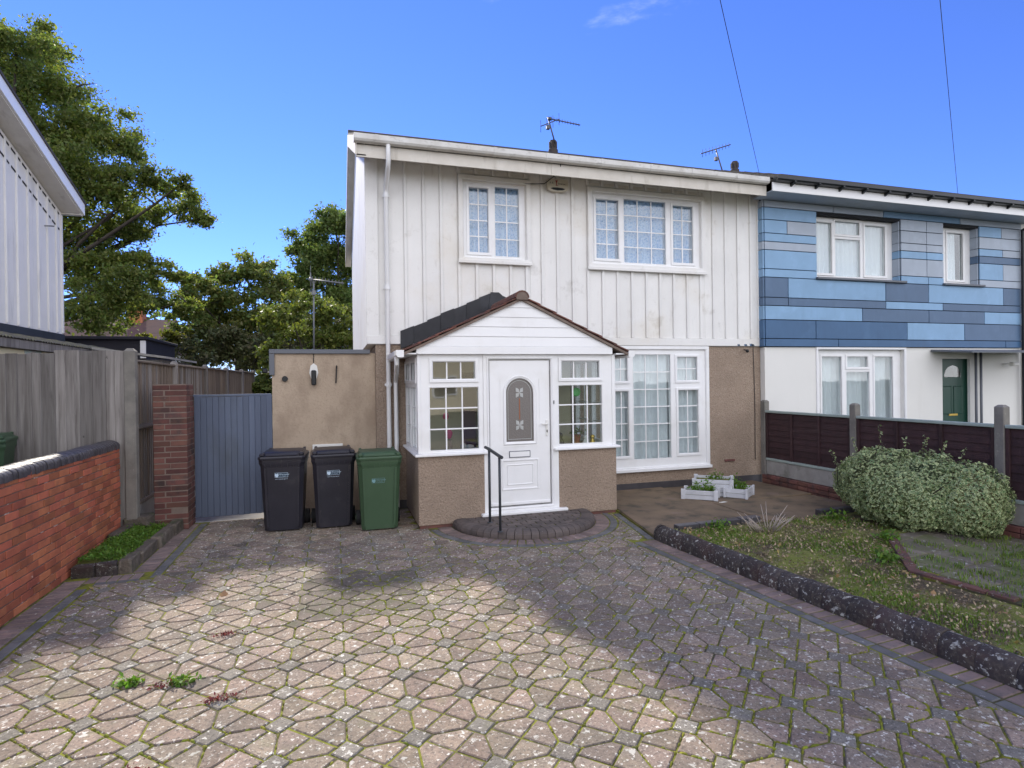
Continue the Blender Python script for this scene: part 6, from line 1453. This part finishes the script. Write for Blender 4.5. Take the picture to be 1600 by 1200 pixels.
cs = np.column_stack([px_, np.full(len(px_),.07)])
V,F = blades(cs, 20, .045, .055, rg, .004); tag(put('path_grass',arr_mesh('path_grass',V,F,'grass_blade')),'grass tufts growing out of the joints of the garden path','grass',kind='stuff')
tw = thing('dry_shrub','bare pale twiggy dead shrub standing in the bed near the patio','shrub',(5.15,6.05,.05)); rr_ = random.Random(9)
for k in range(30):
    a_ = rr_.uniform(0,6.283); r0 = rr_.uniform(.02,.14); L = rr_.uniform(.16,.36); x,y = 5.15+r0*math.cos(a_)*1.6, 6.02+r0*math.sin(a_)
    e = (x+L*.8*math.cos(a_), y+L*.6*math.sin(a_), .05+L*rr_.uniform(.5,1.0)); mb = MB(); m_ = ((x+e[0])/2+rr_.gauss(0,.01),(y+e[1])/2,.05+(e[2]-.05)*.55)
    mb.tube([(x,y,.04),m_,e],[.0065,.005,.0025],4); mb.tube([m_,(m_[0]+rr_.uniform(-.06,.06),m_[1]+rr_.uniform(-.05,.05),m_[2]+.05)],[.003,.001],4); mb.build('twig','twig',tw,True)
for (x,y,lb) in ((4.62,6.28,'low green weed by the dark edging stones'),(6.05,5.15,'leafy green weed at the corner of the path edging'),(5.35,4.55,'green weed clump beside the path edging bricks'),(6.35,6.15,'green weed at the foot of the variegated bush')):
    rg2 = np.random.default_rng(int(x*100)); P = np.column_stack([rg2.normal(x,.07,90),rg2.normal(y,.06,90),.07+np.abs(rg2.normal(0,.05,90))]); V,F = leaf_quads(P,.06,rg2,.8,.5); tag(put('weed_plant',arr_mesh('weed_plant',V,F,'weed_green')),lb,'weed','weeds in the garden bed')

# ------------------------------------------------------------------ weeds on the drive
def drive_weed(x, y, label, mname, n, spread, size, h, group, seed):
    rg2 = np.random.default_rng(seed); n = int(n*1.6); P = np.column_stack([rg2.normal(x,spread[0],n),rg2.normal(y,spread[1],n),.004+np.abs(rg2.normal(0,h,n))])
    V,F = leaf_quads(P,size,rg2,.7,.45); tag(put('weed_plant',arr_mesh('weed_plant',V,F,mname)),label,'weed',group)
RED = [(-.72,3.98,'red creeping weed, longest of the red patches'),(-1.08,4.28,'red creeping weed next to the green dandelion'),(-.85,5.0,'small red weed in a joint below the bins'),(-1.05,3.37,'small red weed in a joint left of the drive middle'),(-.55,2.88,'red weed low in the drive near the street')]
for k,(x,y,l) in enumerate(RED): drive_weed(x,y,l,'weed_red',70,(.055,.018),.022,.012,'red weeds in the paving joints',50+k)
GRN = [(-.99,4.29,'green dandelion rosette beside a red weed in the paving'),(-1.32,4.38,'tiny green weed left of the dandelion in the paving'),(-1.55,2.95,'green weed rosette at the lower left of the drive')]
for k,(x,y,l) in enumerate(GRN): drive_weed(x,y,l,'weed_green',60,(.05,.03),.045,.018,'green weeds in the paving joints',70+k)
rg2 = np.random.default_rng(12)
for (x,y,l) in ((-1.02,5.95,'yellow fallen leaf lying on the drive'),(-2.28,6.55,'brown curled leaf near the brick wall foot')):
    V,F = leaf_quads(np.array([[x,y,.012]]),.09,rg2,5,.8); tag(put('fallen_leaf',arr_mesh('fallen_leaf',V,F,'leaf_dead')),l,'leaf')
